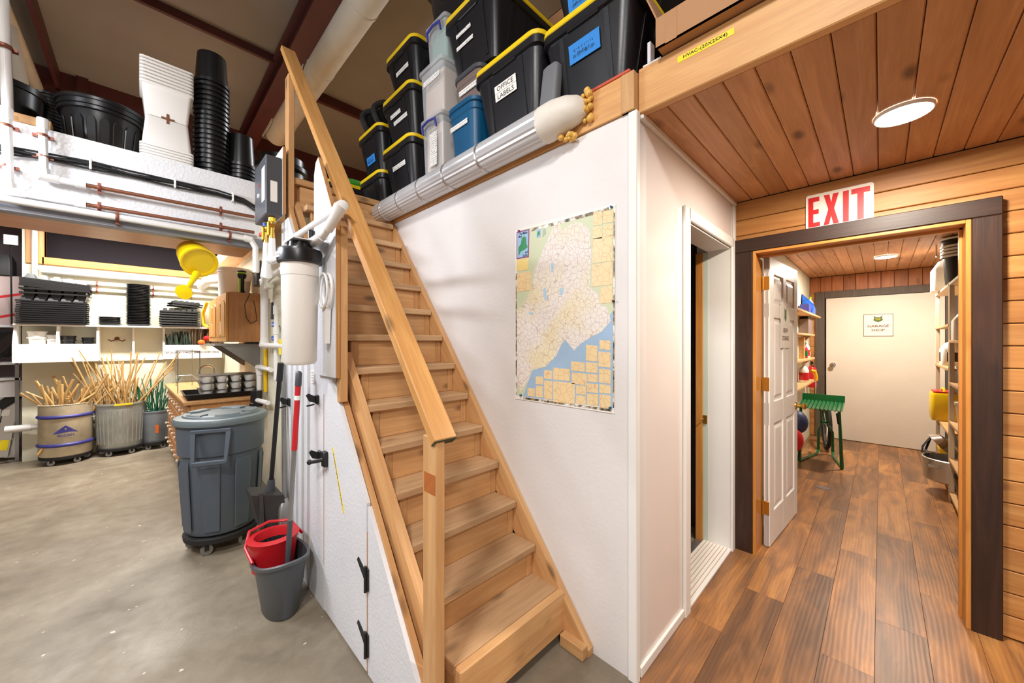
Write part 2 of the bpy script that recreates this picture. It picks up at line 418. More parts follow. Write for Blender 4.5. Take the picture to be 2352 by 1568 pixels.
D['scribble'] = m_scrib
def m_clear(n):
    m, nt, b = base(n, .25); b.inputs['Base Color'].default_value = lin((214, 216, 220))
    out = nt.nodes['Material Output']; t = N(nt, 'ShaderNodeBsdfTransparent'); mx = N(nt, 'ShaderNodeMixShader'); mx.inputs[0].default_value = .45
    nt.links.new(t.outputs[0], mx.inputs[1]); nt.links.new(b.outputs[0], mx.inputs[2]); nt.links.new(mx.outputs[0], out.inputs[0]); return m
D['clear'] = m_clear
def emis(rgb, st):
    def mk(n):
        m, nt, b = base(n); b.inputs['Emission Color'].default_value = lin(rgb); b.inputs['Emission Strength'].default_value = st; return m
    return mk
D['led'] = emis((255, 240, 220), 40)
def m_window(n):
    m, nt, b = base(n, .08); b.inputs['Base Color'].default_value = lin((60, 48, 62)); return m
D['darkglass'] = m_window

# ================================================================== SETTING
XW, YF, XE, YB = 1.48, .737, 2.97, 7.3          # stair wall, panel wall, exit wall, far workshop wall
DK = 2.615                                      # loft deck level
def sbox(name, m, *boxes):
    mb = MB()
    for b in boxes: mb.box(*b)
    return struct(build(name, mb, m))
sbox('floor', 'concrete', (-5, 9, -4.2, 8.6, -.1, 0))
vf = sbox('floor', 'rubber', (1.485, 2.97, -2.5, YF, .0, .001), (2.97, 7.3, -1.0, .78, .0, .001))
rows = [(-2.5+.18*i) for i in range(19)]
plk = {}
for i, y0 in enumerate(rows):
    y1 = min(y0+.18, .78); x = 1.485-((i*.47) % 1.22)
    while x < 7.3:
        a, b = max(x, 1.485), min(x+1.22, 7.3)
        yy1 = y1
        if b > a+.02 and yy1 > y0+.02:
            segs = [(a, b, y0, yy1)]
            if y0 < -1.0: segs = [(a, min(b, 2.97), y0, yy1)] if a < 2.97 else []
            if y1 > YF and a < 3.1: segs = [(a, min(b, 3.1), y0, YF-.002)]+([(3.1, b, y0, yy1)] if b > 3.1 else [])
            for s_ in segs:
                if s_[1]-s_[0] < .02: continue
                key = tuple(round(q, 3) for q in (s_[1]-s_[0], s_[3]-s_[2]))
                cx, cy = (s_[0]+s_[1])/2, (s_[2]+s_[3])/2
                if key in plk:
                    o = plk[key].copy(); COL.objects.link(o); o.location = Vector((cx, cy, .003))-WL[vf.name]
                else:
                    o = build('floor_plank', MB().box(s_[0]+.0006, s_[1]-.0006, s_[2]+.0006, s_[3]-.0006, .001, .005, .0006), 'vinyl', vf); plk[key] = o
        x += 1.22
# --- stair wall (carries the map) and the beam on it
sbox('wall_stair', 'white_wall', (XW, XW+.1, YF, YB, 0, 2.432))
bm_ = build('loft_beam', MB().box(XW-.012, XW+.1, YF+.02, 2.96, 2.434, 2.602, .003), 'beamY'); tag(bm_, 'wooden header board above the white stair wall behind the silver duct', 'beam')
build('red_strip', MB().box(XW-.016, XW+.3, YF+.02, 2.96, 2.602, DK, .002), 'redpaint', bm_)
build('end_block', MB().box(XW-.016, XW+.03, YF-.0, YF+.06, 2.434, 2.60, .002), 'pineZ', bm_)
# --- panel wall with the narrow doorway
wp = sbox('wall_panel', 'frp', (XW+.1, 2.07, YF, YF+.13, 0, 2.43), (2.88, 3.1, YF, YF+.22, 0, 2.43), (2.07, 2.87, YF, YF+.13, 2.10, 2.43))
mb = MB(); mb.box(XW-.012, XW+.02, YF-.012, YF+.03, 0, 2.43, .004); struct(build('trim_1', mb, 'white_trim'))
mb = MB(); mb.box(2.005, 2.075, YF-.018, YF+.0, 0, 2.165, .004); mb.box(2.865, 2.925, YF-.018, YF, 0, 2.165, .004); mb.box(2.06, 2.88, YF-.018, YF, 2.10, 2.165, .004)
mb.box(2.06, 2.075, YF, YF+.14, 0, 2.10); mb.box(2.865, 2.88, YF, YF+.14, 0, 2.10); mb.box(2.06, 2.88, YF, YF+.14, 2.09, 2.105)
struct(build('trim_2', mb, 'white_trim'))
struct(build('trim_3', MB().box(XW+.03, 2.96, YF-.02, YF, 2.405, 2.43, .003), 'white_trim'))
struct(build('trim_4', MB().box(2.92, 2.966, YF-.014, YF, 2.16, 2.405, .003), 'white_trim'))
struct(build('baseboard_panel', MB().box(XW+.03, 2.0, YF-.012, YF, .005, .05, .003), 'white_trim'))
mb = MB(); mb.box(2.075, 2.865, YF-.01, YF+.17, .005, .02, .002)
mat_ = tag(build('threshold_mat', mb, 'white_trim'), 'pale grooved threshold strip on the floor of the narrow white doorway', 'mat')
for k in range(7): build('groove', MB().box(2.08, 2.86, YF+.012+k*.022, YF+.016+k*.022, .02, .0205), 'cork', mat_)
# room behind the narrow doorway: pocket door edge, frame and dark closet
struct(build('trim_5', MB().box(2.862, 2.88, YF+.141, YF+.172, .02, 2.09), 'palegreen'))
struct(build('door_2', MB().box(2.858, 2.88, YF+.173, YF+.222, .005, 2.09, .002), 'jambZ'))
mb = MB(); mb.box(2.853, 2.862, YF+.143, YF+.168, .86, .92, .001); mb.tube([(2.856, YF+.165, .89), (2.82, YF+.185, .895)], .004, 6); tag(build('door_latch', mb, 'brass'), 'small metal latch on the pale strip inside the narrow doorway', 'latch')
struct(build('trim_11', MB().box(2.07, 2.88, YF+.17, YF+.222, .003, .012, .002), 'steelgrey'))
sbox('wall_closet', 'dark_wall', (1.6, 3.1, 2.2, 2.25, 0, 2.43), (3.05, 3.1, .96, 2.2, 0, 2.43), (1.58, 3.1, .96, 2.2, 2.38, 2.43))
t = thing('closet_sink', 'white basin with a chrome tap glimpsed through the narrow doorway', 'sink', (2.62, 1.85, 0))
build('basin', MB().loft([rrect(2.62, 1.85, .16, .14, .05, z) if z < .9 else rrect(2.62, 1.85, .25, .2, .06, z) for z in (0, .6, .9, 1.05)]), 'plastic_white', t, True)
build('tap', MB().tube([(2.62, 1.97, 1.05), (2.62, 1.97, 1.25), (2.62, 1.9, 1.29), (2.62, 1.84, 1.22)], .012, 8), 'chrome', t, True)
# --- exit wall: core, cedar boards, stained frame, jamb
we = sbox('wall_exit', 'maroon_wall', (2.99, 3.09, .60, YF+.13, 0, 2.43), (2.99, 3.09, -2.5, -.32, 0, 2.43), (2.99, 3.09, -.32, .60, 2.07, 2.43))
z = .012; r0 = None
for k in range(23):
    zt = min(z+.107, 2.43)
    if 2.43-zt < .06: zt = 2.4295
    if zt-z < .03: break
    if zt <= 2.10: segs = [(-2.5, -.385)]
    else: segs = [(-2.5, YF-.003)]
    for a, b in segs:
        build('siding_board', MB().box(2.97, 2.995, a, b, z+.0010, zt-.0010, .0035), 'cedar', we)
    if 2.10 >= zt: build('siding_board', MB().box(2.97, 2.995, .70, YF-.003, z+.0015, zt-.0015, .004), 'cedar', we)
    z += .109
mb = MB()
fr = thing('door_frame', 'dark brown stained wooden frame around the open doorway under the exit sign', 'door frame', (2.95, .15, 0)); struct(fr)
build('post', MB().box(2.925, 2.969, .617, .724, .005, 2.0645, .004), 'stainZ', fr)
build('post', MB().box(2.925, 2.969, -.417, -.321, .005, 2.0645, .004), 'stainZ', fr)
build('header', MB().box(2.925, 2.969, -.417, .724, 2.065, 2.154, .004), 'stainY', fr)
build('jamb', MB().box(2.932, 3.14, .599, .6168, .005, 2.064, .002), 'jambZ', fr)
build('jamb', MB().box(2.932, 3.14, -.3208, -.303, .005, 2.064, .002), 'jambZ', fr)
build('jamb', MB().box(2.932, 3.14, -.303, .599, 2.046, 2.064, .002), 'jambY', fr)
build('door_stop', MB().box(3.03, 3.06, -.303, -.29, .005, 2.046, .002), 'jambZ', fr)
build('door_stop', MB().box(3.03, 3.06, -.303, .599, 2.033, 2.046, .002), 'jambY', fr)
# --- exit sign (slots behind the header)
sg = thing('exit_sign', 'white exit sign with large red letters above the dark door frame', 'sign', (2.962, .18, 2.155))
y0, y1, z0, z1 = .335, .028, 2.150, 2.367
def sp(u, v): return (y0+(y1-y0)*u, z0+(z1-z0)*v)
pts = [sp(0, 0), sp(1, 0)]+[sp(1-.045+.045*math.cos(a), 1-.06+.06*math.sin(a)) for a in (0, .5, 1.07, 1.57)]+[sp(.045+.045*math.cos(a), 1-.06+.06*math.sin(a)) for a in (1.57, 2.07, 2.6, 3.14)]
build('panel', MB().prism(pts, 'X', 2.963, 2.9655), 'signwhite', sg)
def letter(polys):
    mb = MB()
    for P in polys: mb.prism([sp(*p) for p in P], 'X', 2.9618, 2.9632)
    build('letter', mb, 'signred', sg)
t_, b_ = .915, .07
letter([[(.04,b_),(.12,b_),(.12,t_),(.04,t_)], [(.12,t_-.13),(.215,t_-.13),(.215,t_),(.12,t_)], [(.12,.43),(.205,.43),(.205,.56),(.12,.56)], [(.12,b_),(.225,b_),(.225,b_+.12),(.12,b_+.12)]])
letter([[(.283,t_),(.368,t_),(.396,.68),(.424,t_),(.509,t_),(.44,.50),(.513,b_),(.428,b_),(.396,.30),(.364,b_),(.279,b_),(.352,.50)]])
letter([[(.57,b_),(.655,b_),(.655,t_),(.57,t_)]])
letter([[(.69,t_-.14),(.95,t_-.14),(.95,t_),(.69,t_)], [(.775,b_),(.865,b_),(.865,t_-.14),(.775,t_-.14)]])
# --- porch ceiling and corridor ceiling with boards
ce = sbox('ceiling', 'maroon_wall', (1.55, 7.4, -2.5, .88, 2.452, 2.47))
cb = {}
def ceil_boards(x0, x1, ya, yb, pitch):
    y = ya; k = 0
    while y > yb:
        key = (x0, x1)
        if key in cb:
            o = cb[key].copy(); COL.objects.link(o); o.location = Vector(((x0+x1)/2, y-pitch/2, 2.441))-WL[ce.name]
        else: cb[key] = build('ceiling_board', MB().box(x0, x1, y-pitch+.0012, y-.0012, 2.43, 2.452, .004), 'ceilwood', ce)
        y -= pitch; k += 1
ceil_boards(1.545, 2.968, YF-.003, -2.4, .1035)
ceil_boards(3.10, 7.28, .775, -.95, .1035)
bo = build('porch_beam', MB().box(1.50, 1.54, -2.6, YF-.002, 2.425, 2.615, .004), 'beamY'); tag(bo, 'long planed wooden beam with a yellow filter-size label below the open carton', 'beam')
lb = build('label_tape', MB().box(1.4988, 1.50, .372, .57, 2.553, 2.577), 'label_yellow', bo); lb['label'] = 'yellow label tape reading HVAC-(20X25X4)'
text('HVAC-(20X25X4)', 'ink', bo, (1.4982, .471, 2.565), (0, -1, 0), (0, 0, 1), .155, .0165, .012)
# --- corridor shell
sbox('wall_corridor_left', 'cream_wall', (3.09, 7.4, .78, .88, 0, 2.45))
sbox('wall_corridor_right', 'cream_wall', (3.09, 7.4, -1.05, -.95, 0, 2.45))
wz = sbox('wall_corridor_end', 'maroon_wall', (7.32, 7.42, -1.05, .88, 0, 2.45))
y = .778; k = 0
while y > -.95:
    build('wall_board', MB().box(7.30, 7.322, y-.128, y-.002, 2.2, 2.428, .003), 'cedarZ', wz); y -= .13
z = .01
while z < 2.19:
    build('wall_board', MB().box(7.30, 7.322, .70, .777, z+.001, min(z+.168, 2.198), .003), 'cedar', wz); z += .17
mb = MB(); mb.box(7.27, 7.30, .60, .71, .005, 2.2, .003); mb.box(7.27, 7.30, -.90, .599, 2.1, 2.2, .003); mb.box(7.27, 7.30, -.7, -.59, .005, 2.099, .003)
struct(build('trim_6', mb, 'greyframe'))
gd = thing('door_1', 'flat white garage shop door at the end of the corridor', 'door', (7.29, 0, .012)); struct(gd)
build('door_leaf', MB().box(7.283, 7.318, -.585, .583, .012, 2.095, .002), 'garage_door', gd)
mb = MB(); M = Matrix.Translation((7.283, .508, 1.1)) @ Matrix.Rotation(-PI/2, 4, 'Y'); mb.lathe([(.035, 0), (.035, .006), (.014, .01), (.012, .035), (.028, .045), (.03, .06), (.02, .072), (.001, .074)], (0, 0, 0), 18, M=M); build('door_knob', mb, 'chrome', gd, True)
gs = thing('door_sign', 'small framed garage shop sign with green emblem on the far white door', 'sign', (7.28, .027, 1.524))
build('panel', MB().box(7.279, 7.283, -.122, .176, 1.524, 1.834), 'signwhite', gs)
mb = MB()
for a in ((-.122, .176, 1.524, 1.530), (-.122, .176, 1.828, 1.834), (-.122, -.117, 1.524, 1.834), (.171, .176, 1.524, 1.834)): mb.box(7.2775, 7.279, *a)
build('border', mb, 'inkbrown', gs)
text('GARAGE', 'inkbrown', gs, (7.2785, .027, 1.667), (0, -1, 0), (0, 0, 1), .215, .034, .02); text('SHOP', 'inkbrown', gs, (7.2785, .027, 1.61), (0, -1, 0), (0, 0, 1), .135, .034, .02)
ec = .027
build('emblem', MB().prism([(ec+.045, 1.81), (ec+.025, 1.795), (ec, 1.788), (ec-.025, 1.795), (ec-.045, 1.81), (ec-.038, 1.775), (ec-.05, 1.75), (ec-.03, 1.735), (ec, 1.72), (ec+.03, 1.735), (ec+.05, 1.75), (ec+.038, 1.775)], 'X', 7.2775, 7.279), 'emblem', gs)
mb = MB()
for dy in (-.016, .016): mb.box(7.277, 7.2776, ec+dy-.010, ec+dy+.010, 1.77, 1.777)
mb.box(7.277, 7.2776, ec-.024, ec+.024, 1.75, 1.758); build('emblem_line', mb, 'label_yellow', gs)
# --- open panelled door
dr = thing('door_3', 'white six panel door standing open into the corridor with brass hinges', 'door', (3.1, .56, .01)); struct(dr)
ang = math.atan2(.516-.570, .79); MD = Matrix.Translation((3.10, .585, 0)) @ Matrix.Rotation(ang, 4, 'Z')
DW, DT, DZ0, DZ1 = .79, .036, .012, 2.045
mb = MB(); mb.box(0, DW, -DT+.009, -.009, DZ0, DZ1, 0, MD)
st = .105
for a in ((0, st), (DW-st, DW), (DW/2-.045, DW/2+.045)): mb.box(a[0], a[1], -DT, 0, DZ0, DZ1, .003, MD)
rails = ((DZ0, .24), (.86, 1.02), (1.62, 1.72), (1.93, DZ1))
for a in rails: mb.box(0, DW, -DT+.0005, -.0005, a[0], a[1], .003, MD)
build('door_leaf', mb, 'door_white', dr)
for xa, xb in ((st, DW/2-.045), (DW/2+.045, DW-st)):
    for za, zb in ((.24, .86), (1.02, 1.62), (1.72, 1.93)):
        mb = MB(); h = .022
        for ysurf, yb_ in ((-DT+.009, -DT+.002), (-.009, -.002)):
            R0 = [(xa+h, ysurf, za+h), (xb-h, ysurf, za+h), (xb-h, ysurf, zb-h), (xa+h, ysurf, zb-h)]; g = h+.022
            R1 = [(xa+g, yb_, za+g), (xb-g, yb_, za+g), (xb-g, yb_, zb-g), (xa+g, yb_, zb-g)]
            mb.loft([R0, R1], True, True, MD)
        build('panel', mb, 'door_white', dr)
for zz in (.28, 1.15, 1.86):
    mb = MB(); mb.box(-.003, 0, -.034, -.001, zz-.047, zz+.047, .001, MD); mb.tube([tuple(MD @ Vector((-.004, .003, zz-.05))), tuple(MD @ Vector((-.004, .003, zz+.05)))], .006, 8); build('hinge', mb, 'brass', dr)
mb = MB(); mb.lathe([(.032, 0), (.03, .008), (.012, .012), (.01, .04), (.024, .048), (.027, .062), (.015, .072), (.001, .073)], (0, 0, 0), 16, M=MD @ Matrix.Translation((DW-.06, -DT, .92)) @ Matrix.Rotation(PI/2, 4, 'X'))
build('door_knob', mb, 'brass', dr, True)
sn = thing('door_sign', 'portrait paper sign on the open panelled door reading grow storage', 'sign', tuple(MD @ Vector((.42, -DT-.002, 1.40))))
build('panel', MB().box(.27, .53, -DT-.003, -DT-.001, 1.40, 1.745, 0, MD), 'signwhite', sn)
dx = MD.to_3x3() @ Vector((1, 0, 0))
text('GROW', 'inkbrown', sn, tuple(MD @ Vector((.40, -DT-.0038, 1.535))), dx, (0, 0, 1), .13, .035, .015); text('STORAGE', 'inkbrown', sn, tuple(MD @ Vector((.40, -DT-.0038, 1.475))), dx, (0, 0, 1), .19, .035, .015)
build('emblem', MB().prism([(.37, 1.71), (.385, 1.695), (.40, 1.69), (.415, 1.695), (.43, 1.71), (.425, 1.67), (.43, 1.63), (.40, 1.60), (.37, 1.63), (.375, 1.67)], 'Y', -DT-.0038, -DT-.003, MD), 'emblem', sn)
# --- loft deck and left shelf loft, back wall, side wall, roof
sbox('ceiling', 'pineY', (1.56, 7.4, -2.5, YB, 2.475, 2.60), (.70, 1.56, 2.98, YB, 2.45, 2.60), (1.50, 1.56, YF, YB, 2.50, 2.60))
sbox('ceiling', 'jambX', (-4.0, .70, 3.64, 4.5, 2.285, 2.742))
fa = sbox('wall_header', 'osb', (-4.0, .69, 3.60, 3.64, 2.285, 2.745))
struct(build('trim_7', MB().box(-4.0, .69, 3.575, 3.66, 2.205, 2.283, .004), 'channel'))
tag(build('wood_block', MB().box(-.62, -.40, 3.60, 3.68, 2.748, 2.80, .003), 'pineX'), 'pale offcut of lumber lying on top of the white header', 'lumber')
# far workshop wall, with the high opening
OX0, OX1, OZ0, OZ1 = -.86, .86, 2.47, 2.95
sbox('wall_back', 'cream_wall', (-1.03, OX0, YB, YB+.1, 0, 3.0), (OX0, OX1, YB, YB+.1, 0, OZ0), (OX1, 1.7, YB, YB+.1, 0, 3.0), (OX0, OX1, YB, YB+.1, OZ1, 3.0))
sbox('wall_back_upper', 'maroon_wall', (-5, 9, YB, YB+.08, 3.0, 4.95))
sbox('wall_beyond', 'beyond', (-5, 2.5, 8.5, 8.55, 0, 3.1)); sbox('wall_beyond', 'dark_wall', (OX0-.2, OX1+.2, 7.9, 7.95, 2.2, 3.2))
wn = struct(thing('window_1', 'orange wooden frame of the high opening in the workshop wall', 'window', (0, YB, OZ0)))
build('sill_board', MB().box(OX0-.02, OX1, YB-.03, YB+.12, OZ0-.07, OZ0+.02, .004), 'jambX', wn)
build('side_board', MB().box(OX0-.14, OX0, YB-.03, YB+.12, OZ0-.07, OZ1, .004), 'jambZ', wn)
build('side_board', MB().box(OX1, OX1+.05, YB-.03, YB+.12, OZ0-.07, OZ1, .004), 'jambZ', wn)
struct(build('trim_8', MB().tube([(OX0-.02, YB-.06, OZ0-.14), (.95, YB-.06, OZ0-.14)], .05, 10), 'white_trim', None, True))
sbox('wall_left_room', 'cream_wall', (.88, .98, 2.985, YB, 0, 2.45), (.708, .88, 2.965, 2.985, 0, 2.28))
# under-stair side: sloped plywood in three leaves
def L0(Y): return 1.252*(Y-.991)
def ply(name, pts): return struct(build(name, MB().prism(pts, 'X', .69, .708), 'ply_wall'))
ply('wall_stair_side', [(1.0, .005), (1.575, .005), (1.575, L0(1.575)), (1.0, L0(1.0))])
ply('wall_stair_side', [(2.128, 0), (2.985, 0), (2.985, 2.285), (2.82, 2.285), (2.70, L0(2.70)), (2.24, L0(2.24)), (2.128, 1.18)])
sw_ = bpy.data.objects['wall_stair_side.001']
Y = 2.38
while Y < 2.97:
    build('metal_rib', MB().prism([(Y-.02, .01), (Y+.02, .01), (Y+.02, min(2.27, L0(Y)-.03)), (Y-.02, min(2.27, L0(Y)-.05))], 'X', .6865, .690), 'sheetmetal', sw_); Y += .115
hd = struct(thing('door_4', 'white painted plywood hatch under the stairs with black hinges', 'hatch', (.70, 1.85, .01)))
build('hatch_leaf', MB().prism([(1.585, .012), (2.116, .012), (2.116, 1.165), (2.22, L0(2.22)-.012), (1.99, L0(1.99)), (1.585, L0(1.585))], 'X', .688, .706), 'ply_wall', hd)
build('raw_edge', MB().box(.6885, .70, 2.1165, 2.1275, .25, 1.165), 'plyedge', hd)
build('raw_edge', MB().box(.6905, .70, 1.5755, 1.5845, .01, .62), 'plyedge', hd)
for zz in (.42, .135):
    mb = MB(); mb.box(.682, .689, 1.56, 1.60, zz-.05, zz+.05, .003); mb.tube([(.68, 1.578, zz-.055), (.68, 1.578, zz+.055)], .007, 8)
    mb.prism([(1.60, zz-.01), (1.60, zz+.03), (1.665, zz+.06), (1.675, zz+.045)], 'X', .683, .688); build('hinge', mb, 'black', hd)
mb = MB(); mb.box(.665, .69, 2.055, 2.095, .79, .87, .004); mb.tube([(.67, 2.07, .83), (.64, 2.10, .82), (.63, 2.155, .805)], .010, 8); mb.sphere((.63, 2.165, .803), .014)
build('latch', mb, 'black', hd, True)
lt = build('label_tape', MB().prism([(2.0, .905), (1.985, .907), (1.835, .62), (1.85, .615)], 'X', .6872, .688), 'label_yellow', hd); lt['label'] = 'narrow yellow label tape reading PRESSURE WASHER'
d_ = Vector((0, 1.8425-1.9925, .6175-.906)).normalized()
text('PRESSURE WASHER', 'ink', hd, (.6868, 1.9175, .762), d_, (0, -d_.z, d_.y), .26, .010, .01)
# roof
mb = MB(); nx, ny = 2, 60; ring = []
for i in range(ny+1):
    Y = -4.2+11.5*i/ny; sag = .035*abs(math.sin((Y-5.1)*PI/1.5))+.006*math.sin(Y*9)
    ring.append([(-5, Y, 4.86-sag), (2, Y, 4.86-sag*1.1), (9, Y, 4.86-sag), (9, Y, 4.95), (-5, Y, 4.95)])
mb.loft(ring); struct(build('ceiling', mb, 'insul', None, True))
def beam(name, label, m, *bxs):
    mb = MB()
    for b in bxs: mb.box(*b)
    return tag(struct(build(name, mb, m)), label, 'beam')
beam('roof_rafter', 'thick dark red steel rafter beside the white roof duct', 'maroon', (1.08, 1.26, -4, YB, 4.5, 4.515), (1.16, 1.175, -4, YB, 4.515, 4.8), (1.08, 1.26, -4, YB, 4.785, 4.8))
beam('roof_rafter', 'dark steel rafter at the upper left edge of the roof', 'maroon', (-.77, -.735, -4, YB, 4.60, 4.8))
beam('roof_purlin', 'thin dark red steel purlin crossing the pale roof at upper left', 'maroon', (-.75, 1.1, 5.09, 5.13, 4.76, 4.85))
beam('roof_purlin', 'thin dark red purlin on the right of the white roof duct', 'maroon', (1.26, 7, 5.39, 5.45, 4.72, 4.85))
beam('wall_girt', 'dark red steel post on the upper back wall behind the black tub', 'maroon', (-.60, -.50, YB-.10, YB, 3.0, 4.86))
beam('wall_girt', 'dark red steel girt along the top of the back wall', 'maroon', (-5, 9, YB-.05, YB, 4.60, 4.83))
mb = MB(); mb.tube([(1.40, 1.5, 4.5), (1.40, 3.6, 4.5), (1.40, 4.9, 4.5), (1.40, 6.35, 4.5)], .14, 18)
rd = tag(build('roof_duct', mb, 'ductwhite', None, True), 'fat white wrapped duct running under the roof beside the rafter', 'duct')
for yy, rr in ((3.3, .146), (4.4, .146), (5.1, .147), (5.9, .146)):
    build('wrap_band', MB().lathe([(rr-.01, -.02), (rr, -.015), (rr, .015), (rr-.01, .02)], n=18, M=Matrix.Translation((1.40, yy, 4.5)) @ Matrix.Rotation(PI/2, 4, 'X')), 'ductwhite', rd, True)
for yy, a in ((4.55, .5), (5.95, .2)):
    build('torn_flap', MB().prism([(yy, 4.45), (yy+.5, 4.47), (yy+.55, 4.52), (yy+.1, 4.56), (yy-.06, 4.50)], 'X', 1.24, 1.248), 'ductwhite', rd)
for xx, rr, lab in ((-.92, .055, 'pale pipe under the roof just left of the dark rafter'), (-1.09, .075, 'second thicker pale pipe under the roof at the left edge')):
    tag(build('roof_pipe', MB().tube([(xx, .5, 4.55), (xx, YB-.02, 4.55)], rr, 10), 'ductwhite', None, True), lab, 'pipe')
# room shell behind and beside the camera
sbox('wall_rear', 'shell', (-5.1, -5, -4.2, 8.6, 0, 4.95), (-5, 9, -4.3, -4.2, 0, 4.95))
sbox('wall_right', 'cedarZ', (1.5, 3.1, -2.6, -2.5, 0, 2.43))
sbox('wall_loft_far', 'shell', (8.9, 9, -4.2, 8.6, 0, 4.95))
sbox('wall_rear_low', 'shell', (-5, -1.03, 8.55, 8.6, 0, 4.95))
# --- ceiling lamps
def downlight(x, y, r, label, power):
    t = thing('ceiling_lamp', label, 'lamp', (x, y, 2.415))
    build('trim_ring', MB().lathe([(r+.006, .0145), (r+.004, .002), (r, 0), (r-.004, .006)], (x, y, 2.415), 28, False, False), 'white_trim', t, True)
    build('lens', MB().lathe([(r-.002, .012), (r-.004, .003), (r*.5, .0), (.001, -.001)], (x, y, 2.415), 28, False, False), 'led', t, True)
    l = bpy.data.lights.new('downlight', 'AREA'); l.shape = 'DISK'; l.size = r*1.9; l.energy = power; l.color = (1, .90, .77)
    o = bpy.data.objects.new('downlight', l); COL.objects.link(o); o.parent = t; o.location = (0, 0, -.012)
downlight(2.295, -.068, .088, 'round bright ceiling lamp on the wood ceiling in front of the exit sign', 26)
downlight(6.03, -.04, .095, 'round ceiling lamp inside the corridor beyond the open door', 36)

# ================================================================== STAIRCASE
stc = thing('staircase', 'steep pine staircase with box first step and single handrail up to the loft', 'staircase', (1.1, 1.1, 0))
RUN, RISE = .1395, .1813
def stepY(k): return 1.263+RUN*(k-2)
def stepZ(k): return .403+RISE*(k-2)
def L1(Y): return .03+1.25*(Y-.942)
TX0, TX1 = .795, 1.438
for k in range(2, 14):
    y, z = stepY(k), stepZ(k)
    build('tread', MB().box(TX0, TX1, y, y+.19, z-.038, z, .005), 'tread', stc)
    zb = stepZ(k-1) if k > 2 else .238
    build('riser', MB().box(.875, 1.398, y+.03, y+.05, zb+.001, z-.039, .002), 'pineX', stc)
    build('cleat', MB().box(1.399, TX1, y+.028, y+.066, zb+.001, z-.039, .002), 'pineZ', stc)
    build('cleat', MB().box(.835, .874, y+.028, y+.066, zb+.001, z-.039, .002), 'pineZ', stc)
y, z = stepY(14), 2.612
build('top_riser', MB().box(TX0, TX1, y+.01, y+.03, stepZ(13)+.001, z-.05, .002), 'pineX', stc)
build('landing_nosing', MB().box(.72, TX1+.03, y-.01, y+.06, z-.045, z, .004), 'pineX', stc)
# box step
build('tread', MB().box(.82, 1.45, 1.126, 1.34, .200, .238, .004), 'tread', stc)
build('box_front', MB().box(.82, 1.45, 1.086, 1.125, .047, .238, .006), 'pineX', stc)
build('box_side', MB().box(.822, .86, 1.126, 1.31, .005, .199, .003), 'pineY', stc)
# stringers (sloped boards)
def slope_board(name, x0, x1, f, ya, yb, depth, m='pineS', foot=True):
    dz = depth*1.6
    p = [(ya, max(.002, f(ya)-dz)), (ya, max(.01, f(ya))), (yb, f(yb)), (yb, f(yb)-dz)]
    if f(ya)-dz < 0: p.insert(0, (ya+(0-(f(ya)-dz))/1.25, .002)); 
    return build(name, MB().prism(p, 'X', x0, x1), m, stc)
slope_board('stringer', 1.440, 1.477, L1, .945, 2.97, .14)
build('stringer_foot', MB().box(1.40, 1.442, .95, 1.08, .004, .06, .003), 'pineY', stc)
slope_board('stringer', .7085, .735, lambda Y: L0(Y)+.004, 1.0, 2.9, .12)
slope_board('stringer', .752, .792, lambda Y: L1(Y)+.015, 1.172, 2.02, .13)
slope_board('stringer', .752, .792, lambda Y: L1(Y)-.09, 2.03, 2.95, .10)
build('tape_scrap', MB().prism([(2.022, 1.24), (2.023, 1.36), (2.028, 1.38), (2.029, 1.25)], 'X', .753, .791), 'tape_blue', stc)
# newel, handrail, upper posts
build('newel_post', MB().box(.714, .752, 1.085, 1.171, .004, 1.115, .004), 'pineZ', stc)
build('repair_patch', MB().box(.7128, .714, 1.089, 1.16, .915, .985), 'patch', stc)
r0, r1 = Vector((.752, 1.105, 1.085)), Vector((.752, 3.10, 3.575))
n_ = Vector((0, -(r1-r0).z, (r1-r0).y)).normalized()*.019
build('handrail', MB().bar(r0+n_, r1+n_, .092, .038, (1, 0, 0), .004), 'railS', stc)
build('rail_end', MB().bar(r0+n_-(r1-r0).normalized()*.0015, r0+n_, .091, .037, (1, 0, 0)), 'greenend', stc)
build('rail_post', MB().box(.71, .748, 2.90, 2.985, 2.30, 3.31, .003), 'pineZ', stc)
build('rail_post', MB().box(.682, .722, 1.877, 1.915, 1.15, 2.02, .003), 'pineZ', stc)

# ------------------------------------------------------------------ silver duct along the wall top
du = thing('flexible_duct', 'shiny ribbed silver duct along the top of the white stair wall', 'duct', (1.41, 2.1, 2.43))
cx, cz, rr = 1.402, 2.515, .078
def ringY(y, r, n=48, cor=0.0): return [(cx+(r+cor*(i % 2))*math.cos(2*PI*i/n), y, cz+(r+cor*(i % 2))*math.sin(2*PI*i/n)) for i in range(n)]
segs = [1.165, 1.62, 1.95, 2.26, 2.55, 2.83, 3.08]
for a, b in zip(segs, segs[1:]):
    build('duct_section', MB().loft([ringY(a+.002, rr, cor=.0035), ringY(b-.002, rr, cor=.0035)]), 'clearduct', du)
for a in segs[1:-1]: build('joint_band', MB().loft([ringY(a-.008, rr+.001), ringY(a-.006, rr+.006), ringY(a+.006, rr+.006), ringY(a+.008, rr+.001)]), 'alum', du, True)
prof = [(1.175, .082, 0, 0), (1.15, .083, 0, 0), (1.10, .080, .005, .008), (1.04, .070, .02, .018), (.99, .055, .035, .02), (.965, .030, .045, .02)]
rings = [[(cx+dx_+r*math.cos(2*PI*i/16), y, cz+dz_+r*1.05*math.sin(2*PI*i/16)) for i in range(16)] for y, r, dx_, dz_ in prof]
build('duct_end', MB().loft(rings), 'ductend', du, True)
random.seed(3)
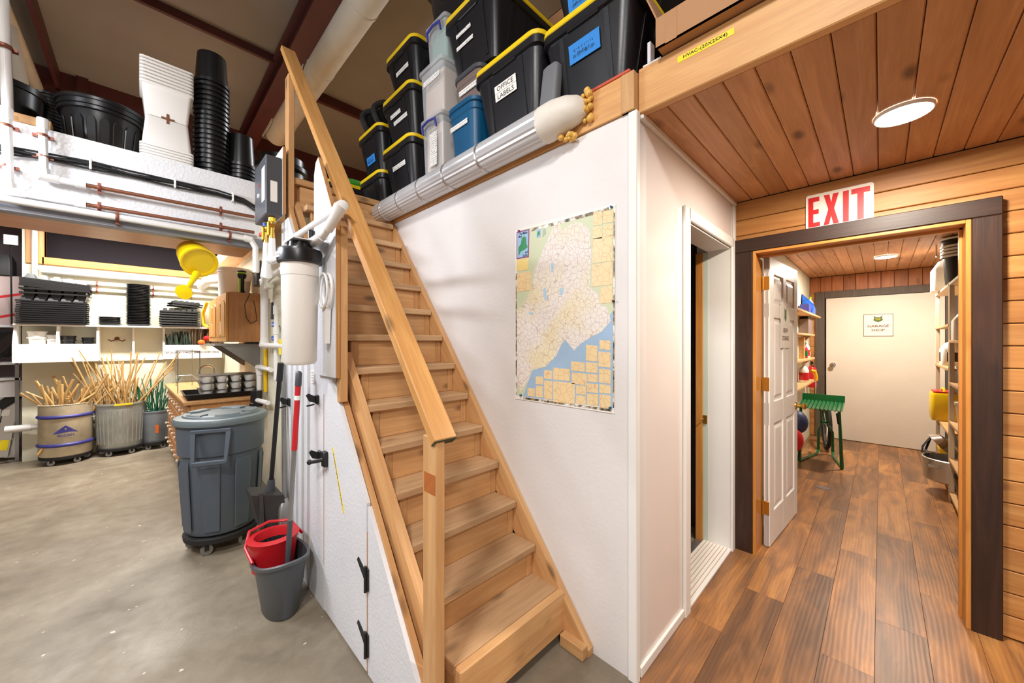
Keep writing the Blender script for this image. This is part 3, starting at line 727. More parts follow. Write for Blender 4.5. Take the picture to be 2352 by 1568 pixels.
def blob(name, label, c, spread, n, r):
    mb = MB()
    for i in range(n):
        p = (c[0]+random.uniform(-.3, .3)*spread[0], c[1]+random.uniform(-.5, .5)*spread[1], c[2]+random.uniform(-.5, .5)*spread[2]); mb.sphere(p, r*random.uniform(.6, 1.1), 8, 6)
    return tag(build(name, mb, 'foam', None, True), label, 'foam')
blob('spray_foam', 'hardened yellow spray foam around the right end of the silver duct', (1.45, .965, 2.54), (.05, .045, .13), 34, .017)
blob('spray_foam', 'tan spray foam lump under the white duct end', (1.44, 1.06, 2.425), (.05, .07, .025), 16, .015)
blob('spray_foam', 'yellow spray foam at the far left end of the silver duct by the landing', (1.40, 3.12, 2.60), (.12, .07, .06), 18, .028)

# ------------------------------------------------------------------ wall map
mp = thing('wall_map', 'large laminated road map poster pinned to the white stair wall', 'poster', (1.4765, 1.14, 1.13))
XM = 1.4765; sc = 340/987.0
def mpt(a, b): p = pX(1140+a*sc, 440+b*sc, XM); return (p.y, p.z)
def mpoly(name, pts, m, d):
    return build(name, MB().prism([mpt(*p) for p in pts], 'X', XM-d, XM-d+.0004), m, mp)
build('sheet', MB().prism([mpt(128, 258), mpt(795, 82), mpt(785, 1480), mpt(126, 1380)], 'X', XM-.0006, XM+.003), 'paper', mp)
mpoly('green_field', [(140, 262), (782, 108), (776, 1440), (138, 1358)], 'map_green', .0010)
mpoly('photo_strip', [(232, 248), (750, 104), (750, 128), (236, 266)], 'map_photo', .0014)
mpoly('photo_strip', [(130, 545), (138, 545), (138, 1355), (130, 1355)], 'map_photo', .0014)
mpoly('photo_strip', [(783, 130), (793, 128), (786, 1440), (778, 1440)], 'map_photo', .0014)
mpoly('photo_strip', [(180, 1368), (770, 1450), (770, 1466), (180, 1382)], 'map_photo', .0014)
mpoly('sea', [(180, 1365), (240, 1180), (330, 1160), (400, 1090), (450, 985), (560, 1010), (640, 950), (700, 920), (780, 790), (776, 1440)], 'map_sea', .0013)
mpoly('land', [(180, 1310), (165, 1345), (138, 1270), (140, 800), (190, 735), (240, 640), (255, 520), (300, 420), (330, 350), (385, 230), (425, 205), (440, 260), (520, 200), (575, 210), (625, 260), (635, 420), (625, 640), (690, 690), (690, 750), (740, 775), (765, 860), (700, 935), (640, 965), (560, 1015), (520, 1060), (460, 985), (430, 1030), (400, 1095), (330, 1165), (240, 1190), (215, 1260)], 'map_land', .0017)
for q in ([(365, 475), (385, 480), (380, 540), (370, 535)], [(312, 650), (330, 635), (340, 720), (322, 725)], [(420, 650), (455, 640), (440, 690), (425, 690)], [(215, 805), (250, 805), (248, 822), (222, 820)]): mpoly('lake', q, 'map_lake', .0021)
ins = [(648,142,708,228),(712,132,782,212),(645,240,706,318),(712,228,778,300),(643,315,776,478),(640,490,775,635),(695,640,775,748),(140,548,232,668),
       (690,988,762,1050),(600,1020,676,1125),(682,1065,764,1165),(500,1130,592,1192),(598,1135,676,1202),(320,1188,372,1246),(380,1172,492,1252),(264,1230,314,1282),(504,1204,606,1280),(610,1212,678,1265),(686,1178,764,1272),
       (210,1308,258,1360),(265,1292,312,1368),(320,1258,374,1380),(380,1262,526,1400),(534,1288,600,1348),(606,1276,680,1335),(688,1282,764,1340),(534,1356,598,1412),(606,1344,680,1420),(688,1350,764,1436)]
for a, b, c, d in ins:
    s1 = -.19 if b < 700 else .1
    mpoly('inset_map', [(a, b), (c, b+s1*(c-a)), (c, d+(s1*(c-a) if b > 700 else -.12*(c-a))), (a, d)], 'map_inset', .0021)
mpoly('title_panel', [(137, 270), (222, 248), (218, 436), (136, 450)], 'map_purple', .0021)
mpoly('title_field', [(142, 276), (216, 257), (213, 430), (141, 443)], 'map_title', .0024)
mpoly('state_shape', [(150, 432), (150, 372), (165, 350), (172, 310), (188, 298), (200, 304), (203, 350), (212, 370), (186, 390), (165, 400)], 'map_state', .0027)
mpoly('index_panel', [(137, 456), (216, 444), (213, 520), (136, 530)], 'map_yellow', .0021)
mpoly('small_state', [(270, 255), (297, 248), (295, 302), (270, 308)], 'map_title', .0021); mpoly('small_state', [(275, 300), (278, 268), (290, 262), (292, 285)], 'map_state', .0025)
mpoly('small_state', [(308, 305), (312, 250), (326, 244), (333, 275)], 'map_grey', .0021)
yl, zt = mpt(146, 290)
def mt(s_, a, b, w_, h_): y, z = mpt(a, b); text(s_, 'ink', mp, (XM-.0030, y, z), (0, -1, 0), (0, 0, 1), w_, h_, .015)
mt('The Maine', 182, 277, .060, .016); mt('Map', 162, 302, .026, .016); mt('and', 203, 402, .020, .013); mt('Guide', 194, 424, .036, .014)
for nm, m, a, b in (('pin', 'map_purple', 156, 263), ('pin', 'teal', 772, 104), ('pin', 'black', 786, 730), ('pin', 'teal', 168, 1356), ('pin', 'teal', 764, 1440)):
    y, z = mpt(a, b); build(nm, MB().lathe([(.006, 0), (.004, .004), (.005, .010), (.001, .011)], n=8, M=Matrix.Translation((XM-.003, y, z)) @ Matrix.Rotation(-PI/2, 4, 'Y')), m, mp, True)

# ================================================================== LOFT STORAGE (right)
def tote(label, xf, yc, z0, w=.50, dep=.74, h=.40, lid='yellow', labels=(), group='black totes with yellow lids on the loft', rib=True, cat='storage tote', body='tote_black', lab_m='scribble', taper=.055):
    """short end faces -X; xf = front of lid, yc = centre, w = lid width"""
    t = thing('storage_tote', label, cat, (xf+dep/2, yc, z0), group)
    X, hx, hy = xf+dep/2, dep/2, w/2; zt = z0+h-.035
    R = []
    for f, zz, rd in ((1, z0, .05), (.985, z0+.01, .05), (.0, zt-.05, .055), (.0, zt-.045, .055), (-.25, zt-.04, .055), (-.25, zt, .055)):
        R.append(rrect(X, yc, hx-.018-taper*f, hy-.018-taper*f, rd, zz))
    build('body', MB().loft(R), body, t, True)
    lidm = MB(); lidm.loft([rrect(X, yc, hx-.004, hy-.004, .07, zt), rrect(X, yc, hx, hy, .07, zt+.004), rrect(X, yc, hx, hy, .07, zt+.026), rrect(X, yc, hx-.014, hy-.014, .06, zt+.035), rrect(X, yc, hx-.05, hy-.05, .05, zt+.030)])
    build('lid', lidm, lid, t, True)
    def fx(zz): return xf+.018+taper*(1-(zz-z0)/(zt-.05-z0))
    def side(yy, wd, pr):
        za, zb = z0+.03, zt-.055
        a, b = fx(za)-pr, fx(zb)-pr
        mb = MB(); k = taper*.35
        mb.loft([[(a, yy-wd+0, za), (a, yy+wd, za), (a+.03, yy+wd, za), (a+.03, yy-wd, za)], [(b, yy-wd, zb), (b, yy+wd, zb), (b+.03, yy+wd, zb), (b+.03, yy-wd, zb)]]); return mb
    if rib:
        build('rib', side(yc+w*.24, .012, .007), body, t); build('rib', side(yc-w*.24, .012, .007), body, t)
        mb = MB(); mb.box(fx(zt-.06)-.014, fx(zt-.06)+.02, yc-w*.17, yc+w*.17, zt-.05, zt-.012, .004); build('grip', mb, body, t)
        for xx in (.22, .36, .5):
            za, zb = z0+.03, zt-.055; ya, yb = yc-hy+.018+taper-.006, yc-hy+.012
            x0 = xf+dep*xx; build('rib', MB().loft([[(x0-.015, ya, za), (x0+.015, ya, za), (x0+.015, ya+.03, za), (x0-.015, ya+.03, za)], [(x0-.015, yb, zb), (x0+.015, yb, zb), (x0+.015, yb+.03, zb), (x0-.015, yb+.03, zb)]]), body, t)
    for (dy, zz, lw, lh, m) in labels:
        a, b = fx(zz-lh/2)-.0085, fx(zz+lh/2)-.0085
        if m == 'tape_blue':
            wr_ = MB(); random.seed(int(zz*1000))
            for row in (.17, -.17):
                yy = yc+dy+lw*.34
                while yy > yc+dy-lw*.34:
                    hz = lh*random.uniform(.06, .13); zc = zz+lh*row+random.uniform(-.004, .004); xx = (a+b)/2-.002
                    wr_.bar((xx, yy, zc-hz), (xx, yy-random.uniform(-.006, .008), zc+hz), .0015, .002, (1, 0, 0)); yy -= random.uniform(.006, .014)
            build('writing', wr_, 'ink', t)
        build('label', MB().loft([[(a, yc+dy-lw/2, zz-lh/2), (a, yc+dy+lw/2, zz-lh/2), (b, yc+dy+lw/2, zz+lh/2), (b, yc+dy-lw/2, zz+lh/2)], [(a+.002, yc+dy-lw/2, zz-lh/2), (a+.002, yc+dy+lw/2, zz-lh/2), (b+.002, yc+dy+lw/2, zz+lh/2), (b+.002, yc+dy-lw/2, zz+lh/2)]]), m, t)
    return t, fx
Z0 = DK+.001
# stack of three beside the clear boxes
tote('lowest black tote of the three-high stack left of the clear boxes', 1.41, 2.73, Z0, .50, .60, .42, labels=((-.02, Z0+.23, .20, .034, 'scribble'),))
tote('middle black tote of the three-high stack left of the clear boxes', 1.41, 2.73, Z0+.421, .50, .60, .40, labels=((.03, Z0+.66, .16, .03, 'scribble'), (-.03, Z0+.60, .21, .03, 'scribble')))
tote('topmost black tote of the three-high stack left of the clear boxes', 1.43, 2.72, Z0+.822, .48, .58, .36, labels=((-.02, Z0+1.0, .19, .03, 'scribble'),))
# further left stack
tote('black tote at the very bottom left beside the three-high stack', 1.44, 3.28, Z0, .46, .60, .34)
tote('black tote marked with blue tape under the coiled black hose', 1.44, 3.31, Z0+.341, .46, .60, .42, labels=((0, Z0+.5, .16, .07, 'tape_blue'),))
t = thing('hose_coil', 'coiled black hose heaped on the far left tote', 'hose', (1.62, 3.27, Z0+.762))
for k, (y, r, zz) in enumerate(((3.40, .11, .12), (3.24, .125, .135), (3.14, .11, .13))):
    build('coil', MB().tube([(1.60+r*.3*math.sin(a*1.0)+.05*k, y+.02*math.sin(3*a), Z0+.762+zz+r*math.sin(a)-.0) if False else (1.55+.05*k+r*math.cos(a), y+.015*math.sin(3*a), Z0+.775+zz+r*math.sin(a)*.98) for a in [i*2*PI/20 for i in range(21)]], .028, 8), 'rubber', t, True)
    build('hub', MB().lathe([(r*.75, -.03), (r*.75, .03)], n=14, M=Matrix.Translation((1.55+.05*k, y, Z0+.775+zz)) @ Matrix.Rotation(PI/2, 4, 'X')), 'black', t, True)
# clear boxes stack
def clearbox(label, xf, y0, y1, z0, h, content, handle=None, lid='clear', dep=.46, labels=()):
    t = thing('clear_box', label, 'storage box', (xf+dep/2, (y0+y1)/2, z0), 'clear storage boxes on the loft')
    X, yc, hx, hy = xf+dep/2, (y0+y1)/2, dep/2, (y1-y0)/2
    mb = MB(); a = rrect(X, yc, hx-.025, hy-.02, .03, z0); b = rrect(X, yc, hx-.012, hy-.008, .03, z0+h-.03); mb.loft([a, b], True, False); build('shell', mb, 'clear', t, True)
    build('lid', MB().loft([rrect(X, yc, hx, hy, .03, z0+h-.035), rrect(X, yc, hx, hy, .03, z0+h-.008), rrect(X, yc, hx-.02, hy-.02, .03, z0+h-.001)]), lid, t, True)
    build('contents', MB().box(X-hx+.045, X+hx-.045, yc-hy+.035, yc+hy-.035, z0+.006, z0+h*.86, .004), content, t)
    if handle:
        zc = z0+h-.06
        build('handle', MB().tube([(xf+.0, yc+hy*.62, zc-.05), (xf-.012, yc+hy*.58, zc), (xf-.014, yc, zc+.012), (xf-.012, yc-hy*.58, zc), (xf+.0, yc-hy*.62, zc-.05)], .008, 6), handle, t, True)
    for (ya, yb, za, zb, m) in labels: build('label', MB().box(xf+.008, xf+.0105, ya, yb, za, zb), m, t)
    return t
clearbox('bottom clear box with blue handles and papers in the stack beside the teal tub', 1.40, 2.07, 2.34, Z0, .40, 'clay', 'inkblue', labels=((2.13, 2.22, Z0+.04, Z0+.27, 'scribble'),))
clearbox('middle clear box with cream contents in the stack beside the teal tub', 1.40, 2.06, 2.36, Z0+.401, .36, 'clay', None, labels=((2.10, 2.30, Z0+.63, Z0+.67, 'scribble'),))
clearbox('top clear box with green contents and blue handle below the black tub', 1.44, 2.08, 2.34, Z0+.762, .32, 'seafoam', 'inkblue')
tote('teal plastic tub with white label between clear boxes and office labels tote', 1.42, 1.90, Z0, .31, .50, .36, 'teal', ((.02, Z0+.22, .18, .03, 'scribble'),), 'plastic tubs on the loft', False, 'storage tub', 'teal', taper=.02)
tote('taupe plastic tub with white label resting on the teal tub', 1.46, 1.89, Z0+.361, .30, .50, .22, 'darkgrey', ((-.02, Z0+.46, .2, .03, 'scribble'),), 'plastic tubs on the loft', False, 'storage tub', 'taupe', taper=.02)
tote('large black tote with yellow lid and two labels stacked above the teal tub', 1.44, 1.85, Z0+.582, .54, .78, .42, labels=((.06, Z0+.84, .15, .022, 'scribble'), (.06, Z0+.77, .17, .022, 'scribble')))
ol, fx = tote('black tote with yellow lid labelled office labels at the loft edge', 1.42, 1.50, Z0, .54, .76, .46)
for s_, zz, w_ in (('OFFICE', Z0+.285, .13), ('LABELS', Z0+.243, .13)):
    a, b = fx(zz-.02)-.0085, fx(zz+.02)-.0085; yc = 1.50
    build('label', MB().loft([[(a, yc-.085, zz-.02), (a, yc+.085, zz-.02), (b, yc+.085, zz+.02), (b, yc-.085, zz+.02)], [(a+.002, yc-.085, zz-.02), (a+.002, yc+.085, zz-.02), (b+.002, yc+.085, zz+.02), (b+.002, yc-.085, zz+.02)]]), 'paper', ol)
    text(s_, 'ink', ol, ((a+b)/2-.001, yc, zz), (0, -1, 0), ((b-a), 0, .04), w_, .024)
tote('big black tote with blue tape at the right end of the loft edge', 1.45, .995, Z0, .52, .78, .42, labels=((0, Z0+.23, .17, .085, 'tape_blue'),))
tote('upper black tote with blue tape cut off by the top of the picture', 1.47, .98, Z0+.422, .50, .76, .40, labels=((.05, Z0+.52, .17, .07, 'tape_blue'),))

# black tub and cartons behind
mb = MB(); mb.loft([rrect(1.84, 2.27, .22, .20, .07, Z0+1.084), rrect(1.84, 2.27, .27, .25, .08, Z0+1.52), rrect(1.84, 2.27, .29, .27, .08, Z0+1.525), rrect(1.84, 2.27, .29, .27, .08, Z0+1.56)])
tb = thing('black_tub', 'large plain black tub stacked above the clear boxes', 'storage tub', (1.84, 2.27, Z0+1.084)); build('tub_body', mb, 'tote_black', tb, True)
build('tub_grip', MB().tube([(1.60, 2.33, Z0+1.47), (1.595, 2.33, Z0+1.40), (1.60, 2.24, Z0+1.40), (1.595, 2.24, Z0+1.47)], .012, 6), 'tote_black', tb, True)
def carton(label, x0, x1, y0, y1, z0, z1, top=True):
    t = thing('cardboard_box', label, 'box', ((x0+x1)/2, (y0+y1)/2, z0))
    mb = MB(); e = .006
    mb.box(x0, x1, y0, y0+e, z0, z1); mb.box(x0, x1, y1-e, y1, z0, z1); mb.box(x0, x0+e, y0+e, y1-e, z0, z1); mb.box(x1-e, x1, y0+e, y1-e, z0, z1); mb.box(x0, x1, y0, y1, z0, z0+e)
    if top: mb.box(x0, x1, y0, y1, z1-e, z1)
    build('box_body', mb, 'cardboard', t); return t
carton('tall brown cardboard box standing behind the yellow lidded totes', 2.26, 2.75, 1.45, 2.05, Z0, 4.0)
tag(build('support_crate', MB().box(1.64, 2.1, 2.05, 2.5, Z0+.0, Z0+1.08, .004) if False else MB().box(1.90, 2.1, 2.05, 2.5, Z0, Z0+1.083, .004), 'cardboard'), 'brown carton behind the stack of clear boxes', 'box')
tag(build('grey_pad', MB().loft([rrect(1.47, 1.20, .03, .055, .02, z) for z in (Z0, Z0+.02)]+[rrect(1.475, 1.18, .03, .05, .02, Z0+.22), rrect(1.475, 1.18, .02, .035, .015, Z0+.235)]), 'greypad', None, True), 'grey folded pad tucked between two big totes on the loft edge', 'pad')
# loft frame lumber behind
tag(build('loft_stud', MB().box(2.8, 2.84, -.2, 1.5, 3.25, 3.34, .003), 'pineY'), 'horizontal pine rail behind the loft totes', 'lumber')
# open carton on the beam
t = carton('open cardboard carton with loose flaps lying on the porch beam', 1.452, 2.0, -.75, .638, Z0+.004, Z0+.125, False)
build('flap', MB().loft([[(1.452, .632, Z0+.125), (1.98, .632, Z0+.125), (1.98, .638, Z0+.125), (1.452, .638, Z0+.125)], [(1.44, .72, Z0+.36), (1.98, .72, Z0+.36), (1.98, .726, Z0+.357), (1.44, .726, Z0+.357)]]), 'cardboard', t)
build('flap', MB().loft([[(1.994, -.75, Z0+.125), (1.994, .63, Z0+.125), (2.0, .63, Z0+.125), (2.0, -.75, Z0+.125)], [(2.16, -.75, Z0+.32), (2.16, .63, Z0+.32), (2.166, .63, Z0+.317), (2.166, -.75, Z0+.317)]]), 'cardboard', t)
build('tape_strip', MB().box(1.4505, 1.452, .555, .60, Z0+.005, Z0+.12), 'cardboard', t)
mb = MB(); mb.box(1.51, 1.56, .64, .72, Z0, Z0+.012, .002); mb.box(1.51, 1.55, .685, .70, Z0+.012, Z0+.10, .002); tag(build('bracket', mb, 'ply_wall'), 'small white metal bracket beside the open carton on the beam', 'bracket')

# loft behind the stairs: dark bins seen past the handrail
def pot_mesh(r, h, rim=.012, taper=.82, rimh=.03):
    return MB().lathe([(r*taper, 0), (r*taper+.002, .004), (r, h-rimh), (r+rim, h-rimh+.001), (r+rim, h), (r-.004, h), (r*taper-.006, .012)], (0, 0, 0), 22)
t = thing('black_barrel', 'black ribbed barrel on the loft seen past the handrail post', 'barrel', (.95, 4.1, Z0))
build('barrel_body', MB().lathe([(.19, 0), (.20, .02), (.20, .22), (.21, .24), (.20, .26), (.20, .44), (.22, .46), (.22, .50), (.19, .52), (.19, .58), (.1, .6)], (.95, 4.1, Z0), 26), 'plastic_black', t, True)
tote('black tote with yellow rim and green stuff on the loft behind the handrail', 1.20, 3.85, Z0, .46, .62, .36, 'yellow')
tag(build('green_cloth', MB().sphere((1.5, 3.85, Z0+.40), .2, 14, 8, .35), 'green_lid', None, True), 'rounded green cover on a tote behind the handrail', 'cover')
tote('low black tote with yellow lid on the landing edge behind the handrail', .80, 4.75, Z0, .46, .40, .30, 'yellow')

# ================================================================== LEFT LOFT SHELF (black pots, white bins)
ZL = 2.747
t = thing('black_tub', 'wide black ribbed garden tub on the left loft shelf', 'tub', (-.195, 3.90, ZL))
build('tub_body', MB().lathe([(.17, 0), (.175, .01), (.198, .23), (.203, .26)], (-.195, 3.90, ZL), 36), 'plastic_black', t, True)
mb = MB(); mb.lathe([(.203, .245), (.216, .25), (.216, .27), (.209, .273), (.219, .276), (.219, .305), (.226, .308), (.228, .325), (.220, .335), (.205, .32)], (-.195, 3.90, ZL), 36, False, False); build('rim', mb, 'plastic_black', t, True)
for k in range(9):
    a = PI+.35+k*.32; p = []
    for u, z in [(-.022, .03), (.022, .03), (.024, .18), (.014, .205), (-.014, .205), (-.024, .18)]:
        r = .175+.023*z/.23+.001; p.append((r, u, z))
    q = [(x+.004, y*.85, .03+(z-.03)*.97+.003) for x, y, z in p]
    MM = Matrix.Translation((-.195, 3.90, ZL)) @ Matrix.Rotation(a, 4, 'Z'); build('rib_panel', MB().loft([p, q], True, True, MM), 'plastic_black', t)
build('handle', MB().tube([(-.04, 4.05, ZL+.32), (-.03, 4.04, ZL+.365), (.01, 3.99, ZL+.365), (.01, 4.0, ZL+.32)], .012, 6), 'steelgrey', t, True)

def stack(name, label, cat, group, mesh, m, x, y, z, n, pitch, flip=False, h=0, rot=None, jit=.0):
    first = None
    for k in range(n):
        loc = (x+random.uniform(-jit, jit), y+random.uniform(-jit, jit), z+k*pitch+(h if flip else 0))
        if first is None:
            o = build(name, mesh, m, None, True, (0, 0, 0)); tag(o, label, cat, group); o.location = loc; first = o
        else:
            o = first.copy(); COL.objects.link(o); o.location = loc
        o.rotation_euler = (PI, 0, 0) if flip else (0, 0, 0)
        if rot: o.rotation_euler = rot
    return first
def cup(r, h, taper=.82, rim=.008, rimh=.02, n=22): return MB().lathe([(r*taper, 0), (r, h-rimh), (r+rim, h-rimh), (r+rim, h), (r-.003, h), (r*taper-.004, .008)], (0, 0, 0), n)
stack('nursery_pot', 'black round nursery pot upended in the tallest stack on the left loft shelf', 'pot', 'tall stack of upended black pots', cup(.105, .24, .86, .010, .022), 'plastic_black', .385, 3.745, ZL, 20, .0372, True, .24, jit=.001)
stack('nursery_pot', 'black round nursery pot upended in the short stack beside the grey heater box', 'pot', 'short stack of upended black pots', cup(.098, .26, .86, .010, .022), 'plastic_black', .575, 3.76, ZL, 5, .033, True, .26, jit=.001)
stack('nursery_pot', 'ribbed black pot in the stack left of the wide black tub', 'pot', 'black pots left of the wide tub', cup(.095, .10, .86, .008, .014), 'plastic_black', -.48, 4.3, ZL, 17, .024, False, jit=.001)
t = thing('black_pot', 'tall plain black pot behind the white pipe at the far left of the loft shelf', 'pot', (-.66, 4.15, ZL)); build('pot_body', MB().lathe([(.15, 0), (.17, .37), (.18, .37), (.18, .41), (.16, .41), (.14, .02)], (-.66, 4.15, ZL), 26), 'plastic_black', t, True)
# white bins, mouth-out stacks
def bin_mesh():
    mb = MB(); rr = lambda a, b, z: rrect(0, 0, a, b, .02, z)
    mb.loft([rr(.112, .104, 0), rr(.114, .106, .004), rr(.132, .121, .207), rr(.143, .132, .208), rr(.144, .133, .22), rr(.134, .123, .22), rr(.110, .102, .02)], True, True); return mb
wb = None
for k in range(5):
    z = ZL+.22+k*.02
    o = stack('white_bin', 'upside-down white plastic bin in the lower half of the hourglass stack', 'bin', 'upside-down white bins', bin_mesh(), 'plastic_white', .124, 3.745, z, 1, 0, True) if wb is None else dup(wb, (.124, 3.745, z))
    wb = wb or o; o.rotation_euler = (PI, 0, 0)
zm = ZL+.22+4*.02
for k in range(8): o = dup(wb, (.124, 3.745, zm+.004+k*.024), None, 'upright white plastic bin in the upper half of the hourglass stack', 'upright white bins'); o.rotation_euler = (0, 0, 0)
mb = MB(); mb.box(.091, .161, 3.637, 3.640, zm+.0, zm+.014); mb.box(.118, .134, 3.6365, 3.6395, zm-.03, zm+.044)
tag(build('cross_cutout', mb, 'inkbrown'), 'brown cross shaped opening at the waist of the white bin stack', 'cut-out')

# ================================================================== PIPES AND CABLES ON THE HEADER
YP = 3.555
def pipe(name, label, m, pts, r, cat='pipe', fit=(), fm=None, bands=(), bm='copperband', group=None):
    t = thing(name, label, cat, tuple(pts[0]), group)
    build('run', MB().tube(pts, r, 10), m, t, True)
    for p in fit: build('fitting', MB().tube(p, r*1.28, 10), fm or m, t, True)
    for (x, y, z, ax) in bands:
        mb = MB(); R = r*1.22
        if ax == 'X': mb.lathe([(R, -.008), (R+.002, 0), (R, .008)], n=12, M=Matrix.Translation((x, y, z)) @ Matrix.Rotation(PI/2, 4, 'Y')); mb.box(x-.008, x+.008, y+r*.6, y+r*1.4+.01, z-r-.022, z+r+.022)
        else: mb.lathe([(R, -.008), (R+.002, 0), (R, .008)], n=12, M=Matrix.Translation((x, y, z))); mb.box(x-r-.022, x+r+.022, y+r*.6, y+r*1.4+.01, z-.008, z+.008)
        build('strap', mb, bm, t, True)
    return t
q = lambda px, py, Y=YP: tuple(pY(px, py, Y))
zc1, zc2 = 2.438, 2.315
pipe('copper_pipe', 'upper copper pipe strapped along the white header', 'copper', [(-.30, YP, zc1), (.63, YP, zc1+.01)], .0125, bands=((-.2, YP, zc1, 'X'), (.42, YP, zc1+.008, 'X')))
pipe('copper_pipe', 'lower copper pipe strapped along the white header', 'copper', [(-.30, YP, zc2), (.63, YP, zc2+.01)], .0125, bands=((-.2, YP, zc2, 'X'), (.42, YP, zc2+.008, 'X')))
v1 = q(98, 275); e1 = (v1[0]+.005, YP, zc1)
pipe('white_pipe', 'capped white plastic pipe elbowing into the upper copper pipe', 'pvc', [(v1[0], YP, v1[2]), e1, (-.28, YP, zc1)], .019, fit=([(v1[0], YP, v1[2]+.005), (v1[0], YP, v1[2]-.055)], [(e1[0], YP, zc1+.05), e1, (e1[0]+.06, YP, zc1)], [(-.30, YP, zc1), (-.255, YP, zc1)]), bands=((v1[0], YP, 2.735-.05, 'Z'), (v1[0], YP, 2.56, 'Z')))
v2 = q(14, 250); e2 = (v2[0]+.01, YP, zc2)
pipe('white_pipe', 'white plastic pipe at the left edge elbowing into the lower copper pipe', 'pvc', [(v2[0], YP, v2[2]), e2, (-.28, YP, zc2)], .021, fit=([(v2[0], YP, v2[2]+.005), (v2[0], YP, v2[2]-.06)], [(e2[0], YP, zc2+.05), e2, (e2[0]+.06, YP, zc2)], [(-.30, YP, zc2), (-.255, YP, zc2)]), bands=((v2[0], YP, 2.69, 'Z'), (v2[0], YP, 2.46, 'Z')))
pipe('white_pipe', 'tall white plastic pipe rising out of the top left corner', 'pvc', [q(18, 262, 3.72), q(4, -60, 3.72)], .024, bands=((q(12, 110, 3.72)[0], 3.70, q(12, 110, 3.72)[2], 'Z'),))
pipe('white_pipe', 'long white plastic pipe along the bottom of the white header', 'pvc', [(-1.2, 3.535, 2.262), (.60, 3.535, 2.262), (.635, 3.535, 2.20), (.635, 3.535, 2.0)], .021, fit=([(.56, 3.535, 2.262), (.61, 3.535, 2.255)],), bands=((-.12, 3.535, 2.262, 'X'), (.47, 3.535, 2.262, 'X')))
pipe('grey_conduit', 'bent grey conduit above the black pot at the upper left', 'ductwhite', [q(22, 60, 5.2), q(40, 140, 5.2), q(52, 210, 5.2)], .04)
cbm = thing('cable_bundle', 'bundle of black cables clipped along the white header', 'cables', (0, 3.58, 2.55))
for k, (dz, dy) in enumerate(((.012, 0), (.0, .0), (-.014, 0), (-.028, 0), (-.006, -.012))):
    pts = []
    for px, py in ((-120, 318), (0, 338), (100, 356), (210, 376), (300, 398), (400, 418), (500, 442), (560, 458), (592, 478)):
        p = pY(px, py, 3.578+dy); wob = .008*math.sin(px*.03+k*1.7); pts.append((p.x, p.y, p.z+dz+wob))
    pts.append((.66, 3.578+dy, pts[-1][2]-.06)); build('cable', MB().tube(pts, .0062, 6), 'black', cbm, True)
for px, py in ((208, 374), (402, 418), (535, 450)):
    p = pY(px, py, 3.57); build('clip', MB().box(p.x-.006, p.x+.006, 3.56, 3.598, p.z-.04, p.z+.028, .002), 'plastic_white', cbm)

# heater box on its board
hb = thing('water_heater', 'dark grey tankless heater box mounted on a white board beside the handrail post', 'heater', (.64, 3.05, 2.30))
build('mounting_board', MB().box(.671, .689, 2.874, 3.30, 2.32, 2.775, .001), 'ply_wall', hb); build('board_edge', MB().box(.6705, .6895, 2.870, 2.874, 2.32, 2.775), 'plyedge', hb)
build('case', MB().box(.575, .67, 2.89, 3.225, 2.30, 2.70, .006), 'heaterbox', hb)
build('front_label', MB().box(.574, .5755, 2.93, 3.02, 2.42, 2.64), 'tape_label', hb) if False else build('front_label', MB().box(.5735, .575, 2.915, 3.0, 2.40, 2.63), 'paper', hb)
build('indicator', MB().box(.572, .575, 3.08, 3.10, 2.53, 2.55), 'red', hb); build('dial', MB().lathe([(.016, 0), (.014, .008)], n=12, M=Matrix.Translation((.575, 3.09, 2.47)) @ Matrix.Rotation(-PI/2, 4, 'Y')), 'plastic_white', hb)
build('side_label', MB().box(.602, .642, 2.8885, 2.89, 2.39, 2.53), 'paper', hb)
# valves under it
vv = thing('brass_valves', 'brass ball valves with yellow and blue handles under the grey heater box', 'valve', (.62, 2.95, 2.1))
for y, hm in ((2.93, 'yellow'), (3.09, 'blue')):
    build('valve_body', MB().tube([(.62, y, 2.30), (.62, y, 2.15)], .014, 10, [.012, .018]), 'brass', vv, True)
    build('valve_handle', MB().box(.592, .602, y-.011, y+.011, 2.17, 2.26, .003), 'yellow' , vv); build('union', MB().tube([(.62, y, 2.29), (.62, y, 2.265)], .022, 8), hm, vv, True)
build('cross_pipe', MB().tube([(.62, 2.90, 2.235), (.62, 3.13, 2.235)], .014, 8), 'brass', vv, True)
build('drain_handle', MB().box(.585, .60, 3.10, 3.15, 2.20, 2.225, .003), 'red', vv)
pipe('white_pipe', 'white supply pipe from the brass valves into the filter top', 'pvc', [(.62, 2.93, 2.15), (.62, 2.93, 2.00), (.62, 2.5, 1.97), (.60, 2.2, 1.97)], .019, fit=([(.62, 2.93, 2.05), (.62, 2.93, 2.00), (.62, 2.87, 1.995)],))
pipe('white_pipe', 'white pipe dropping from the brass valves to the wall manifold', 'pvc', [(.62, 3.09, 2.15), (.62, 3.09, 1.92), (.66, 3.40, 1.90), (.80, 3.80, 1.94), (.82, 4.10, 1.95)], .021, fit=([(.62, 3.09, 2.0), (.62, 3.09, 1.92), (.62, 3.15, 1.915)],))
KP = 1.28
def kp(*p): return tuple((x*KP, y*KP, EYE+(z-EYE)*KP) for x, y, z in p)
